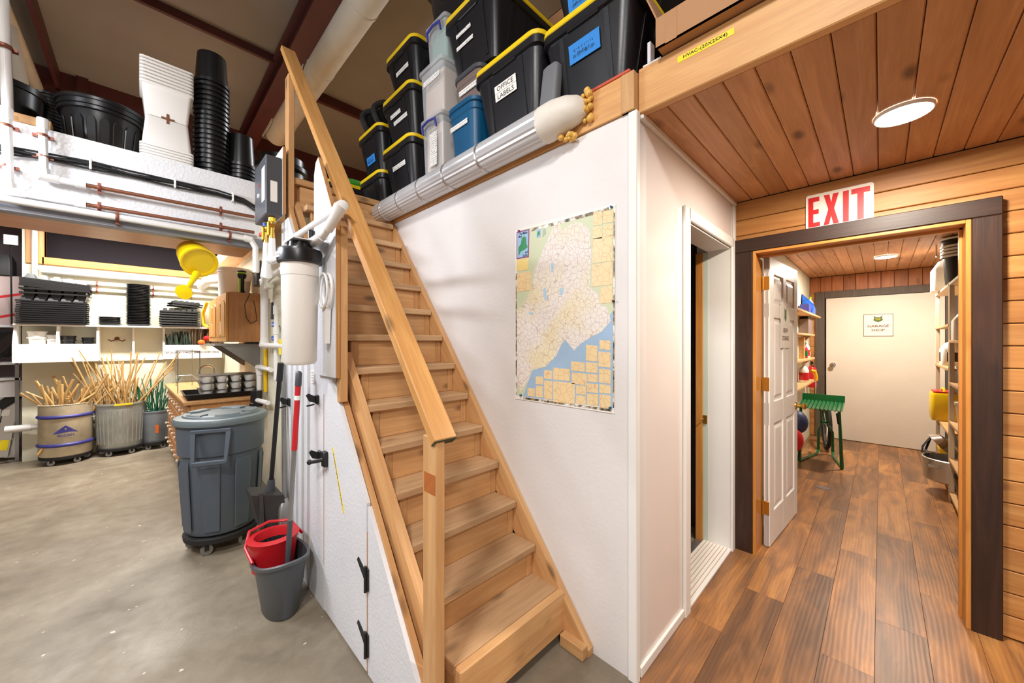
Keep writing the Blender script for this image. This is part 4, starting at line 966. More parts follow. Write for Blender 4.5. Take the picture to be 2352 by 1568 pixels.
pipe('white_pipe', 'white pipe loop hanging on the wall left of the filter', 'pvc', list(kp((.64, 2.60, 1.93), (.64, 2.95, 1.915), (.64, 3.26, 1.90), (.64, 3.26, 1.42), (.64, 2.90, 1.42), (.64, 2.7, 1.42))), .024,
     fit=(kp((.64, 3.19, 1.903), (.64, 3.26, 1.90), (.64, 3.26, 1.84)), kp((.64, 3.26, 1.48), (.64, 3.26, 1.42), (.64, 3.19, 1.42))))
pipe('white_pipe', 'low white pipe bend on the wall above the black sump filter', 'pvc', list(kp((.64, 3.05, 1.25), (.64, 3.42, 1.25), (.64, 3.42, 1.02))), .021, fit=(kp((.64, 3.36, 1.25), (.64, 3.42, 1.25), (.64, 3.42, 1.19)),))
pipe('white_pipe', 'upright white manifold pipe with blue taps on the wall', 'pvc', list(kp((.66, 3.0, 1.75), (.66, 3.0, 1.18))), .020, fit=(kp((.66, 3.0, 1.70), (.66, 3.0, 1.64)), kp((.66, 3.0, 1.55), (.66, 3.0, 1.5))))
for z_ in (1.565, 1.465): tag(build('tap_handle', MB().tube(list(kp((.66, 3.0, z_), (.66, 3.07, z_), (.66, 3.08, z_+.02))), .017, 8), 'blue', None, True), ('upper' if z_ > 1.5 else 'lower')+' blue tap handle on the upright white manifold pipe', 'tap')
pipe('yellow_pipe', 'yellow vertical pipe on the workshop wall behind the white pipes', 'pipe_yellow', [(.86, 4.33, .95), (.86, 4.33, 1.62)], .018)
t = thing('sump_filter', 'small black strainer filter with clear bowl on the low white pipe', 'filter', (.78, 4.35, .80))
build('cap', MB().lathe([(.04, -.015), (.058, -.012), (.058, .02), (.05, .025), (.05, .14), (.044, .14)], (.785, 4.33, .83), 16), 'plastic_black', t, True); build('bowl', MB().lathe([(.02, -.16), (.038, -.15), (.043, -.012)], (.785, 4.33, .83), 16), 'clear', t, True)
build('outlet', MB().tube([(.785, 4.28, .88), (.82, 4.03, .88)], .022, 8), 'pvc', t, True)
tag(build('wall_switch', MB().box(.855, .879, 4.03, 4.10, 1.66, 1.82, .004), 'black'), 'black switch box on the wall between the white pipes', 'switch')
tag(build('red_valve', MB().box(.83, .85, 4.30, 4.35, 1.77, 1.90, .004), 'red'), 'red lever valve beside the white pipe loop', 'valve')
tag(build('yellow_tag', MB().box(.800, .806, 3.50, 3.56, 1.34, 1.47, .001), 'label_yellow'), 'yellow tag hanging from the white pipe loop', 'tag')
tag(build('orange_clip', MB().box(.655, .672, 2.60, 2.63, 1.62, 1.72, .003), 'patch'), 'orange clip on the wall beside the white filter', 'clip')

# ------------------------------------------------------------------ water filter on its board
fl = thing('water_filter', 'tall white water filter with black head on the painted board', 'water filter', (.55, 2.05, 1.33))
FX, FY = .548, 2.03
build('sump', MB().lathe([(.04, 1.335), (.066, 1.34), (.075, 1.355), (.081, 1.77), (.083, 1.835)], (FX, FY, 0), 32), 'plastic_white', fl, True)
build('sump_rib', MB().lathe([(.0825, 1.77), (.0835, 1.78), (.0835, 1.835)], (FX, FY, 0), 32, False, False), 'plastic_white', fl, True)
build('filter_head', MB().lathe([(.085, 1.83), (.098, 1.835), (.100, 1.885), (.095, 1.90), (.055, 1.905), (.05, 1.935), (.03, 1.94)], (FX, FY, 0), 32), 'plastic_black', fl, True)
for a in range(10):
    an = a*2*PI/10; build('head_rib', MB().box(.035, .056, -.005, .005, 1.90, 1.935, 0, Matrix.Translation((FX, FY, 0)) @ Matrix.Rotation(an, 4, 'Z')), 'plastic_black', fl)
build('head_label', MB().prism([(FX-.0985+.004, FY-.03), (FX-.1005, FY-.01), (FX-.1005, FY+.015), (FX-.097, FY+.035)], 'Z', 1.85, 1.88), 'scribble', fl)
build('vent_button', MB().lathe([(.017, 0), (.017, .04), (.012, .045)], (.60, 2.03, 1.965), 12), 'plastic_black', fl, True)
build('mount_bracket', MB().box(.50, .66, 1.96, 2.12, 1.942, 1.947), 'ply_wall', fl)
fb = thing('filter_board', 'white painted plywood board carrying the water filter beside the stairs', 'board', (.67, 2.03, 1.27))
bp = [(1.874, 1.272), (2.197, 1.272), (2.197, 2.36), (2.17, 2.42), (2.13, 2.435), (1.92, 2.10), (1.874, 2.10)]
build('panel', MB().prism(bp, 'X', .662, .680), 'ply_wall', fb); build('ply_edge', MB().box(.6615, .6805, 1.8705, 1.874, 1.272, 2.10), 'plyedge', fb)
build('ply_edge', MB().bar((.671, 1.918, 2.10), (.671, 2.128, 2.436), .019, .004), 'plyedge', fb)
pipe('white_pipe', 'white outlet pipe rising from the filter head up to the handrail elbow', 'pvc', [(.59, 2.06, 1.94), (.60, 1.98, 1.945), (.615, 1.90, 1.965), (.63, 1.83, 2.01), (.645, 1.775, 2.07), (.66, 1.785, 2.085), (.665, 1.86, 2.087), (.668, 2.64, 2.10), (.668, 2.80, 2.10)], .019,
     fit=([(.592, 2.04, 1.94), (.60, 1.98, 1.945), (.612, 1.915, 1.96)], [(.622, 1.865, 1.985), (.636, 1.81, 2.03), (.645, 1.775, 2.07), (.66, 1.785, 2.085), (.665, 1.87, 2.087)]))
wr = thing('filter_wrench', 'white plastic filter wrench ring hanging on the painted board', 'wrench', (.65, 1.97, 1.45))
cy, czz = 1.945, 1.70
rg = []
for i in range(29): a = 2*PI*i/28; rg.append((.648, cy+.062*math.cos(a), czz+.085*math.sin(a)))
build('ring', MB().tube(rg, .008, 6), 'pvc', wr, True); build('ring', MB().tube([(p[0]-.022, p[1], p[2]) for p in rg], .006, 6), 'pvc', wr, True)
build('handle', MB().prism([(cy-.028, 1.62), (cy+.028, 1.62), (cy+.018, 1.44), (cy-.012, 1.44)], 'X', .632, .655), 'pvc', wr)
tag(build('switch_note', MB().box(.684, .6895, 2.27, 2.325, 1.21, 1.285, .001), 'paper'), 'tiny framed notice on the plywood beside the mop handle', 'sign')
nt_ = bpy.data.objects['switch_note']; build('print', MB().box(.6835, .684, 2.278, 2.317, 1.22, 1.275), 'scribble', nt_)
# ------------------------------------------------------------------ mop bucket, mop, broom clips, dustpan
bk = thing('mop_bucket', 'grey oval mop bucket standing on the concrete by the stair side', 'bucket', (.53, 2.32, 0))
def oval(rx, ry, z, dip=0.0, c=(.53, 2.32), n=36):
    o = []
    for i in range(n):
        a = 2*PI*i/n; x, y = rx*math.cos(a), ry*math.sin(a); o.append((c[0]+x*.92+y*.0, c[1]+y, z-dip*math.cos(2*a)))
    return o
build('pail', MB().loft([oval(.085, .13, .003), oval(.092, .138, .01), oval(.125, .178, .24, .008), oval(.137, .19, .285, .018), oval(.148, .20, .29, .018), oval(.148, .20, .305, .018), oval(.132, .184, .306, .018), oval(.12, .172, .24, .008), oval(.088, .13, .03)], True, True), 'greybucket', bk, True)
wg = [oval(.11, .09, .20, 0, (.515, 2.40)), oval(.125, .105, .34, 0, (.515, 2.40)), oval(.138, .12, .37, 0, (.515, 2.40)), oval(.10, .08, .375, 0, (.515, 2.40)), oval(.09, .07, .33, 0, (.515, 2.40))]
build('wringer', MB().loft(wg, True, False), 'red', bk, True)
build('wringer_basket', MB().loft([oval(.092, .072, .335, 0, (.515, 2.40)), oval(.07, .05, .22, 0, (.515, 2.40))], False, True), 'black', bk, True)
for i in range(22):
    a = 2*PI*i/22; build('basket_slat', MB().tube([(.515+.086*math.cos(a), 2.40+.07*math.sin(a), .333), (.515+.066*math.cos(a), 2.40+.05*math.sin(a), .23)], .004, 5), 'rubber', bk)
build('bail_handle', MB().tube([(.40, 2.30, .30), (.385, 2.40, .345), (.42, 2.50, .385), (.52, 2.535, .395), (.62, 2.50, .385), (.66, 2.40, .33)], .008, 8), 'red', bk, True)
mo = thing('mop', 'mop with red and grey handle standing in the grey bucket', 'mop', (.56, 2.25, .03))
m0, m1 = Vector((.54, 2.255, .10)), Vector((.615, 2.295, 1.285))
def al(u): return tuple(m0+(m1-m0)*u)
build('lower_pole', MB().tube([al(0), al(.32)], .0135, 10), 'darkgrey', mo, True); build('upper_pole', MB().tube([al(.32), al(.64)], .012, 10), 'steelgrey', mo, True)
build('red_sleeve', MB().tube([al(.635), al(.935)], .0145, 10), 'red', mo, True); build('grip', MB().tube([al(.93), al(.99), al(1)], .0165, 10, [.0165, .0165, .008]), 'darkgrey', mo, True)
build('mop_head', MB().sphere(al(-.02), .035, 10, 6, .8), 'rubber', mo, True)
def clip(label, y, z):
    t = thing('tool_clip', label, 'clip', (.68, y, z)); build('base_plate', MB().box(.676, .689, y-.02, y+.02, z-.028, z+.024, .004), 'black', t)
    mb = MB(); mb.prism([(.676, z+.015), (.64, z+.035), (.628, z+.025), (.645, z-.01), (.676, z-.02)], 'Y', y-.006, y+.006); mb.tube([(.67, y, z-.028), (.632, y, z-.034)], .005, 6); build('jaw', mb, 'black', t)
clip('upper black tool clip holding the red mop handle', 2.22, 1.13); clip('lower black tool clip beside the hatch latch', 2.17, .83); clip('black tool clip on the wall behind the black dustpan handle', 2.78, 1.05)
bd = [al(.885+k*.001) for k in range(2)]; build('paper_band', MB().tube([al(.865), al(.885)], .016, 10), 'paper', mo, True)
dp = thing('dustpan', 'upright black dustpan with long black handle behind the mop', 'dustpan', (.55, 2.75, .15))
d0, d1 = Vector((.592, 2.83, .50)), Vector((.61, 2.66, 1.315))
build('handle', MB().tube([tuple(d0), tuple(d1)], .0135, 10), 'black', dp, True); build('grip', MB().tube([tuple(d0+(d1-d0)*.86), tuple(d1)], .018, 10), 'rubber', dp, True)
build('socket', MB().tube([tuple(d0-(d1-d0)*.18), tuple(d0+(d1-d0)*.06)], .026, 10, [.04, .02]), 'darkgrey', dp, True)
mb = MB(); mb.loft([[(.47, 2.93, .50), (.64, 2.93, .46), (.64, 2.72, .46), (.47, 2.74, .50)], [(.51, 2.90, .30), (.66, 2.88, .30), (.66, 2.72, .30), (.51, 2.74, .30)], [(.57, 2.84, .165), (.64, 2.84, .165), (.64, 2.75, .165), (.57, 2.75, .165)]]); build('scoop', mb, 'shovel', dp)
build('side_lip', MB().prism([(2.73, .50), (2.70, .30), (2.74, .165), (2.755, .165), (2.74, .30), (2.75, .50)], 'X', .51, .53), 'shovel', dp)
br = thing('broom', 'grey handled broom with pale head leaning on the wall behind the dustpan', 'broom', (.62, 2.75, .2))
build('pole', MB().tube([(.655, 2.76, .42), (.672, 2.87, 1.30)], .014, 10), 'steelgrey', br, True); build('head', MB().loft([rrect(.64, 2.75, .03, .05, .015, z) for z in (.20, .24)]+[rrect(.645, 2.755, .035, .055, .02, .38), rrect(.65, 2.76, .02, .025, .01, .43)]), 'steelgrey', br, True)
yb = thing('yellow_broom', 'yellow broom standing behind the black dustpan', 'broom', (.60, 2.95, .0)); build('head', MB().loft([rrect(.58, 2.95, .05, .14, .02, z) for z in (.01, .05)]+[rrect(.59, 2.95, .02, .05, .02, .16)]), 'yellow_can', yb, True); build('pole', MB().tube([(.60, 2.95, .15), (.66, 2.98, 1.0)], .013, 8), 'yellow_can', yb, True)

# ------------------------------------------------------------------ trash can on dolly
tc = thing('trash_can', 'large grey round trash can with lid on a black wheeled dolly', 'trash can', (.40, 3.30, 0))
TX, TY = .408, 3.38; cc = (TX, TY, .012); KS = .9
build('can_body', MB().lathe([(.20, .12), (.222, .125), (.232, .16), (.262, .66), (.276, .67), (.284, .86), (.292, .862), (.292, .885), (.26, .886)], cc, 44, sx=KS, sy=KS), 'greyplastic', tc, True)
ld = build('lid', MB().lathe([(.285, .868), (.302, .872), (.306, .895), (.296, .912), (.25, .918), (.243, .930), (.20, .934), (.192, .928), (.06, .932), (.001, .934)], cc, 44, False, False, sx=KS, sy=KS), 'greylid', tc, True)
for a0, a1 in ((-2.9, -2.3), (-1.9, -1.2), (-.8, .1), (.6, 1.5), (2.0, 2.7)):
    n = 8; A = [a0+(a1-a0)*i/n for i in range(n+1)]
    R = [[(TX+KS*r*math.cos(a), TY+KS*r*math.sin(a), z+.012) for r, z in ((.15, .931), (.235, .931), (.228, .940), (.157, .940))] for a in A]; build('lid_rib', MB().loft(R), 'greylid', ld, True)
for k in range(8):
    a = PI/8+2*PI*k/8-PI*.5; MM = Matrix.Translation((TX, TY, 0)) @ Matrix.Rotation(a, 4, 'Z') @ Matrix.Diagonal((KS, KS, 1, 1))
    p = [(.236, -.05, .17), (.236, .05, .17), (.262, .06, .60), (.258, .05, .645), (.258, -.05, .645), (.262, -.06, .60)]; q_ = [(x+.006, y*.93, z) for x, y, z in p]
    build('body_panel', MB().loft([p, q_], True, True, MM), 'greyplastic', tc)
for a in (math.radians(-110), math.radians(70)):
    MM = Matrix.Translation((TX, TY, 0)) @ Matrix.Rotation(a, 4, 'Z') @ Matrix.Diagonal((KS, KS, 1, 1)); mb = MB()
    mb.box(.325, .345, -.105, .105, .64, .672, .006, MM); mb.loft([[(.28, -.12, .85), (.30, -.12, .87), (.30, -.09, .87), (.28, -.09, .85)], [(.325, -.105, .65), (.345, -.105, .655), (.345, -.085, .655), (.325, -.085, .65)]], True, True, MM); mb.loft([[(.28, .09, .85), (.30, .09, .87), (.30, .12, .87), (.28, .12, .85)], [(.325, .085, .65), (.345, .085, .655), (.345, .105, .655), (.325, .105, .65)]], True, True, MM)
    mb.box(.28, .305, -.12, .12, .845, .87, .004, MM); build('handle', mb, 'greyplastic', tc)
def dolly(parent, cx, cy, r, z, wr_):
    build('dolly', MB().lathe([(r*.8, z-.02), (r+.012, z-.02), (r+.016, z+.012), (r+.01, z+.02)], (cx, cy, 0), 28), 'rubber', parent, True)
    for k in range(5):
        a = -2.2+k*2*PI/5; x, y = cx+r*.86*math.cos(a), cy+r*.86*math.sin(a)
        w_ = build('caster', MB().lathe([(wr_*.35, -.012), (wr_, -.012), (wr_, .012), (wr_*.35, .012)], n=14, M=Matrix.Translation((x, y, wr_+.002)) @ Matrix.Rotation(PI/2, 4, 'X')), 'steelgrey', parent, True)
        build('caster_fork', MB().box(x-.012, x+.012, y-.02, y-.014, wr_, z-.018), 'rubber', w_)
dolly(tc, TX, TY, .205, .105, .034)

# ================================================================== WORKSHOP BACK WALL
YS = 7.10
ws = thing('wall_shelf', 'long white wall shelf with open compartments on the workshop wall', 'shelf', (-.1, 7.2, 1.2))
build('shelf_board', MB().box(-1.06, .86, 7.04, 7.298, 1.638, 1.658, .002), 'white_trim', ws)
build('trough_front', MB().box(-1.06, -.40, 7.0, 7.02, 1.20, 1.42, .003), 'white_trim', ws); build('trough_floor', MB().box(-1.06, -.40, 7.02, 7.298, 1.36, 1.38), 'white_trim', ws)
for x in (-1.06, -.745, -.42, -.105, .195): build('divider', MB().prism([(7.298, 1.637), (7.10, 1.637), (7.02, 1.45), (7.02, 1.21), (7.298, 1.21)] if x < -.4 else [(7.298, 1.637), (7.18, 1.637), (7.18, 1.21), (7.298, 1.21)], 'X', x, x+.022), 'white_trim', ws)
build('trough_front', MB().box(.195, .84, 7.02, 7.04, 1.205, 1.40, .003), 'white_trim', ws); build('trough_floor', MB().box(.195, .84, 7.04, 7.298, 1.25, 1.27), 'white_trim', ws)
text('TAP ON SHORT STAKES', 'ink', ws, (.345, 7.0185, 1.295), (1, 0, 0), (0, 0, 1), .28, .030, .015); text('BAMBOO SHORT STAKES', 'ink', ws, (.66, 7.0185, 1.295), (1, 0, 0), (0, 0, 1), .28, .030, .015)
struct(build('trim_9', MB().box(-1.03, .86, 7.285, 7.30, .93, 1.21, .002), 'far_wall')) if False else None
hk = thing('coat_hook', 'small double coat hook on the white wall between shelf dividers', 'hook', (-.25, 7.28, 1.47)); mb = MB(); mb.lathe([(.025, 0), (.02, .008)], n=12, M=Matrix.Translation((-.25, 7.298, 1.49)) @ Matrix.Rotation(PI/2, 4, 'X')); mb.tube([(-.33, 7.25, 1.475), (-.30, 7.25, 1.455), (-.25, 7.28, 1.48), (-.20, 7.25, 1.455), (-.17, 7.25, 1.475)], .008, 6); build('hook_body', mb, 'inkbrown', hk, True)
# pots in the trough
ZT = 1.381
for x, r, h, m, lab in ((-.90, .075, .19, 'plastic_white', 'wide white tub in the left compartment of the white trough'), (-.79, .045, .15, 'plastic_white', 'small white tub beside the wide tub in the trough'), (-.66, .06, .14, 'plastic_black', 'square black pot in the second compartment of the trough'), (-.50, .05, .12, 'plastic_black', 'smaller black pot at the right of the trough compartment')):
    t = thing('plant_pot', lab, 'pot', (x, 7.18, ZT)); build('pot_body', MB().lathe([(r*.8, 0), (r, h-.02), (r+.006, h-.02), (r+.006, h), (r-.004, h), (r*.75, .01)], (x, 7.18, ZT), 18), m, t, True); build('pot_rim', MB().lathe([(r+.006, h*.55), (r+.008, h*.6), (r+.006, h*.65)], (x, 7.18, ZT), 18, False, False), m, t, True)
# trays
def tray_mesh(w, d, nx, ny, up):
    mb = MB(); mb.box(-w/2, w/2, -d/2, d/2, 0, .007); mb.box(-w/2, w/2, -d/2, -d/2+.006, -.012, 0); mb.box(-w/2, w/2, d/2-.006, d/2, -.012, 0)
    cw, cd = (w-.04)/nx, (d-.04)/ny
    for i in range(nx):
        for j in range(ny):
            x, y = -w/2+.02+cw*(i+.5), -d/2+.02+cd*(j+.5); a, b = cw*.42, cd*.42
            mb.loft([[(x-a, y-b, .007), (x+a, y-b, .007), (x+a, y+b, .007), (x-a, y+b, .007)], [(x-a*.55, y-b*.55, up), (x+a*.55, y-b*.55, up), (x+a*.55, y+b*.55, up), (x-a*.55, y+b*.55, up)]])
    return mb
random.seed(11)
ZS = 1.659
def trays(label, group, x, y, z, n, pitch, tilt=(0, 0, 0), w=.54, d=.27, m='plastic_black', nx=5, up=.062, first=[None]):
    f = None
    for k in range(n):
        loc = Vector((x+random.uniform(-.004, .004), y+random.uniform(-.004, .004), z+k*pitch))
        if f is None: f = build('seed_tray', tray_mesh(w, d, nx, 3, up), m, None, False, (0, 0, 0)); tag(f, label, 'tray', group); o = f
        else: o = f.copy(); COL.objects.link(o)
        o.location = loc; o.rotation_euler = tilt
trays('black seed tray in the lowest neat pile at the left of the wall shelf', 'lowest pile of seed trays', -.765, 7.14, ZS+.013, 11, .0255)
trays('glossy black seed tray in the middle of the tall left pile', 'middle seed trays', -.74, 7.13, ZS+.013+.345, 2, .05, (PI, 0, 0), up=.075)
trays('black seed tray in the tilted pile on top of the left stack', 'tilted top seed trays', -.74, 7.14, ZS+.013+.415, 5, .020, (0, .09, 0))
trays('matt black tray in the pile at the right end of the wall shelf', 'right pile of trays', .37, 7.14, ZS+.013, 7, .034, (0, 0, 0), .42, .26, 'rubber', 6, .045)
trays('matt black tray lying askew on the right pile', 'askew right trays', .43, 7.14, ZS+.013+.285, 2, .03, (0, .06, .2), .34, .24, 'rubber', 5, .04)
stack('plant_saucer', 'black plant saucer in the tall column on the wall shelf', 'saucer', 'tall column of black saucers', MB().lathe([(.095, 0), (.118, .022), (.121, .022), (.121, .028), (.114, .028), (.09, .006)], (0, 0, 0), 24), 'plastic_black', -.045, 7.16, ZS, 27, .0205, jit=.0015)
stack('plant_saucer', 'black plant saucer in the low pile beside the tall column', 'saucer', 'low pile of saucers', MB().lathe([(.085, 0), (.10, .022), (.103, .022), (.103, .028), (.095, .028), (.08, .006)], (0, 0, 0), 24), 'plastic_black', -.31, 7.16, ZS, 5, .021, jit=.002)
# bundles of short stakes
def bundle(name, label, n, m, x0, x1, z, h, tip=None):
    for k in range(n):
        x = random.uniform(x0, x1); y = random.uniform(7.06, 7.25); a = (random.uniform(-.12, .12), random.uniform(-.1, .1)); hh = h*random.uniform(.75, 1.1)
        tag(build(name, MB().tube([(x, y, z), (x+a[0]*hh, y+a[1]*hh, z+hh)], .0065, 5), m), label, 'stake', label+' group')
bundle('short_stake', 'dark green short stake bunched in the right trough', 44, 'darkstake', .25, .52, 1.272, .30)
bundle('short_stake', 'brown short stake bunched in the right trough', 44, 'brownstake', .50, .80, 1.272, .42)
for c, x in (('orange', .60), ('red', .66)):
    tag(build('silk_leaf', MB().sphere((x, 6.99, 1.44 if c == 'orange' else 1.50), .045, 8, 5, .8), c), c+' artificial leaf hanging at the front of the stake trough', 'leaf')
# pipes on the back wall
for z_, lab in ((2.20, 'upper'), (2.12, 'lower')): pipe('white_pipe', lab+' thin white pipe along the workshop wall behind the trays', 'pvc', [(-.98, 7.26, z_), (.85, 7.26, z_)], .016, bands=((-.43, 7.26, z_, 'X'), (.10, 7.26, z_, 'X'), (.5, 7.26, z_, 'X')))
pipe('white_pipe', 'thick white drain pipe low on the workshop wall behind the drums', 'pvc', [(-1.12, 7.22, .42), (.85, 7.22, .42)], .032, fit=([(-1.14, 7.22, .42), (-.95, 7.22, .42)],))
pipe('white_pipe', 'white downpipe beside the high workshop opening', 'pvc', [(-.93, 7.24, 1.70), (-.93, 7.24, 2.95)], .025)
pipe('white_pipe', 'white downpipe to the right of the high workshop opening', 'pvc', [(.93 if False else .845, 7.20, 1.7), (.845, 7.20, 2.9)], .03)
pipe('white_pipe', 'fat white pipe angling along the ceiling above the oak cabinet', 'pvc', [(.80, 4.9, 2.16), (.62, 6.4, 2.28), (.62, 7.2, 2.28)], .06, fit=([(.78, 5.1, 2.176), (.73, 5.5, 2.205)],))
struct(build('trim_10', MB().box(-1.03, .88, 7.27, 7.30, 1.19, 1.205), 'white_trim'))
# ------------------------------------------------------------------ three drums with stakes
def stakes(label, group, cx, cy, r, z0, zr, n, m, hmin, hmax, lean, rad=.008, seed=1, name='bamboo_stake'):
    random.seed(seed)
    for k in range(n):
        a = random.uniform(0, 2*PI); rr = r*math.sqrt(random.random())*.85; x, y = cx+rr*math.cos(a), cy+rr*math.sin(a)
        h = random.uniform(hmin, hmax); lx, ly = random.gauss(0, lean)+.16*(x-cx)/r, random.gauss(0, lean*.6)
        p0 = (x, y, z0); zt = zr+h; L = zt-z0
        tag(build(name, MB().tube([(x-lx*.3, y, z0), (x+lx*(zr-z0)*.6, y+ly*.2, zr), (x+lx*L, y+ly*L*.6, zt)], rad*random.uniform(.7, 1.3), 6), m, None, True), label, 'stake', group)
d1_ = thing('steel_drum', 'dented tan steel drum with blue hoops full of bamboo stakes', 'drum', (-.66, 6.98, 0))
c1 = (-.66, 6.98, 0)
build('drum_body', MB().lathe([(.208, .10), (.214, .11), (.214, .70), (.218, .705), (.212, .71), (.207, .70), (.203, .12)], c1, 36), 'drumsteel', d1_, True)
for z_ in (.235, .565): build('hoop', MB().lathe([(.214, -.02), (.226, -.012), (.230, 0), (.226, .012), (.214, .02)], (c1[0], c1[1], z_), 36, False, False), 'drumblue', d1_, True)
# logo: blue triangle and name curved round the drum
fa_ = math.atan2(-c1[1], -c1[0])-.02
def drumpt(u, z, r=.2155): a = fa_+u/r; return (c1[0]+r*math.cos(a), c1[1]+r*math.sin(a), z)
def drumpoly(pts, name, m, r0=.2150, r1=.2165):
    mb = MB(); mb.loft([[drumpt(u, z, r0) for u, z in pts], [drumpt(u, z, r1) for u, z in pts]]); build(name, mb, m, d1_)
drumpoly([(-.10, .375), (-.03, .44), (.0, .465), (.0, .44), (-.012, .425), (.0, .41), (.0, .385), (-.06, .375)], 'logo', 'drumblue')
drumpoly([(.0, .465), (.03, .44), (.10, .375), (.05, .388), (.0, .385), (.0, .41), (.012, .425), (.0, .44)], 'logo', 'drumblue')
a = fa_; xd = Vector((-math.sin(a), math.cos(a), 0)); text('ALCAN', 'drumblue', d1_, drumpt(0, .35, .2205), xd, (0, 0, 1), .13, .028, .02)
dolly(d1_, c1[0], c1[1], .198, .085, .03)
stakes('thick bamboo stake standing in the tan steel drum', 'bamboo stakes in the tan drum', c1[0], c1[1], .185, .15, .69, 40, 'bamboo', .08, .36, .18, .012, 5)
d2_ = thing('galvanized_can', 'ribbed galvanized trash can full of thin bamboo canes', 'can', (-.20, 7.02, 0)); c2 = (-.205, 7.02, 0)
build('can_body', MB().lathe([(.20, .10), (.205, .11), (.228, .64), (.238, .645), (.238, .665), (.225, .665), (.2, .12)], c2, 36), 'galv', d2_, True)
for k in range(30):
    a = 2*PI*k/30; build('rib', MB().tube([(c2[0]+.207*math.cos(a), c2[1]+.207*math.sin(a), .16), (c2[0]+.225*math.cos(a), c2[1]+.225*math.sin(a), .58)], .007, 5), 'galv', d2_)
build('label_tape', MB().loft([[(c2[0]+r*math.cos(fa_+.05+u), c2[1]+r*math.sin(fa_+.05+u), z) for r, z in ((.239, .642), (.2405, .642), (.2405, .664), (.239, .664))] for u in (-.35, -.2, 0, .2, .35)]), 'label_yellow', d2_)
for s_ in (-1, 1):
    a = fa_+s_*1.5; p = Vector((c2[0]+.225*math.cos(a), c2[1]+.225*math.sin(a), .52)); tdir = Vector((-math.sin(a), math.cos(a), 0)); o_ = Vector((math.cos(a), math.sin(a), 0))*.04
    build('handle', MB().tube([tuple(p-tdir*.05), tuple(p-tdir*.05+o_), tuple(p+o_-Vector((0, 0, .06))), tuple(p+tdir*.05+o_), tuple(p+tdir*.05)], .006, 6), 'galv', d2_, True)
dolly(d2_, c2[0], c2[1], .20, .085, .03)
stakes('thin bamboo cane standing in the galvanized can', 'bamboo canes in the galvanized can', c2[0], c2[1], .19, .15, .64, 60, 'bamboo', .12, .72, .17, .007, 8)
d3_ = thing('metal_pail', 'grey blue metal pail full of green stakes beside the wooden counter', 'pail', (.13, 7.02, 0)); c3 = (.12, 7.04, 0)
build('pail_body', MB().lathe([(.135, .10), (.14, .11), (.165, .50), (.172, .50), (.172, .515), (.16, .515), (.13, .12)], c3, 30), 'galvblue', d3_, True)
build('orange_mark', MB().loft([[(c3[0]+r*math.cos(fa_+u), c3[1]+r*math.sin(fa_+u), z) for r, z in ((.156, .22), (.158, .22), (.163, .33), (.161, .33))] for u in (-.1, .1)]), 'orange', d3_)
dolly(d3_, c3[0], c3[1], .14, .085, .025)
stakes('green plant stake standing in the grey blue pail', 'green stakes in the pail', c3[0], c3[1], .14, .15, .50, 45, 'greenstake', .15, .50, .25, .006, 9, 'green_stake')

# ------------------------------------------------------------------ watering can under the loft
wc = thing('watering_can', 'yellow plastic watering can hanging upside down under the left loft', 'watering can', (.22, 3.75, 1.8))
Bc = pY(459, 603, 3.58); vd = (Bc-Vector((0, 0, EYE))).normalized(); lf = Vector((-.7071, .7071, 0))
axw = (vd*.80+Vector((0, 0, 1))*.42+lf*.34).normalized(); Qw = Matrix.Translation(Bc) @ axw.to_track_quat('Z', 'Y').to_matrix().to_4x4()
# local z runs from the can's base (facing the room) to its mouth
build('can_body', MB().lathe([(.001, .018), (.092, .018), (.096, .004), (.108, .0), (.110, .02), (.095, .20), (.088, .24), (.070, .25)], (0, 0, 0), 30, M=Qw), 'yellow_can', wc, True)
build('base_rim', MB().lathe([(.104, -.004), (.113, -.002), (.113, .012), (.106, .014)], (0, 0, 0), 30, False, False, M=Qw), 'yellow_can', wc, True)
sp1 = pY(424, 670, 3.46)
build('spout', MB().tube([tuple(pY(452, 628, 3.60)), tuple(pY(440, 648, 3.54)), tuple(sp1)], .014, 10, [.026, .016, .015]), 'yellow_can', wc, True)
sp1 = Vector(sp1); dirs = Vector((-.45, -.75, -.35)).normalized(); qt = dirs.to_track_quat('Z', 'Y').to_matrix().to_4x4()
build('rose', MB().lathe([(.014, -.03), (.050, .0), (.052, .01), (.001, .015)], (0, 0, 0), 20, M=Matrix.Translation(sp1) @ qt), 'yellow_can', wc, True)
build('handle', MB().tube([tuple(pY(427, 585, 3.72)), tuple(pY(426, 566, 3.74)), tuple(pY(440, 557, 3.74)), tuple(pY(462, 566, 3.70)), tuple(pY(478, 582, 3.66))], .012, 8), 'yellow_can', wc, True)
tag(build('hanger_hook', MB().tube([tuple(pY(440, 557, 3.74)), (pY(440, 557, 3.74).x, 3.74, 2.284)], .005, 6), 'steelgrey'), 'metal hook under the loft holding the watering can', 'hook')

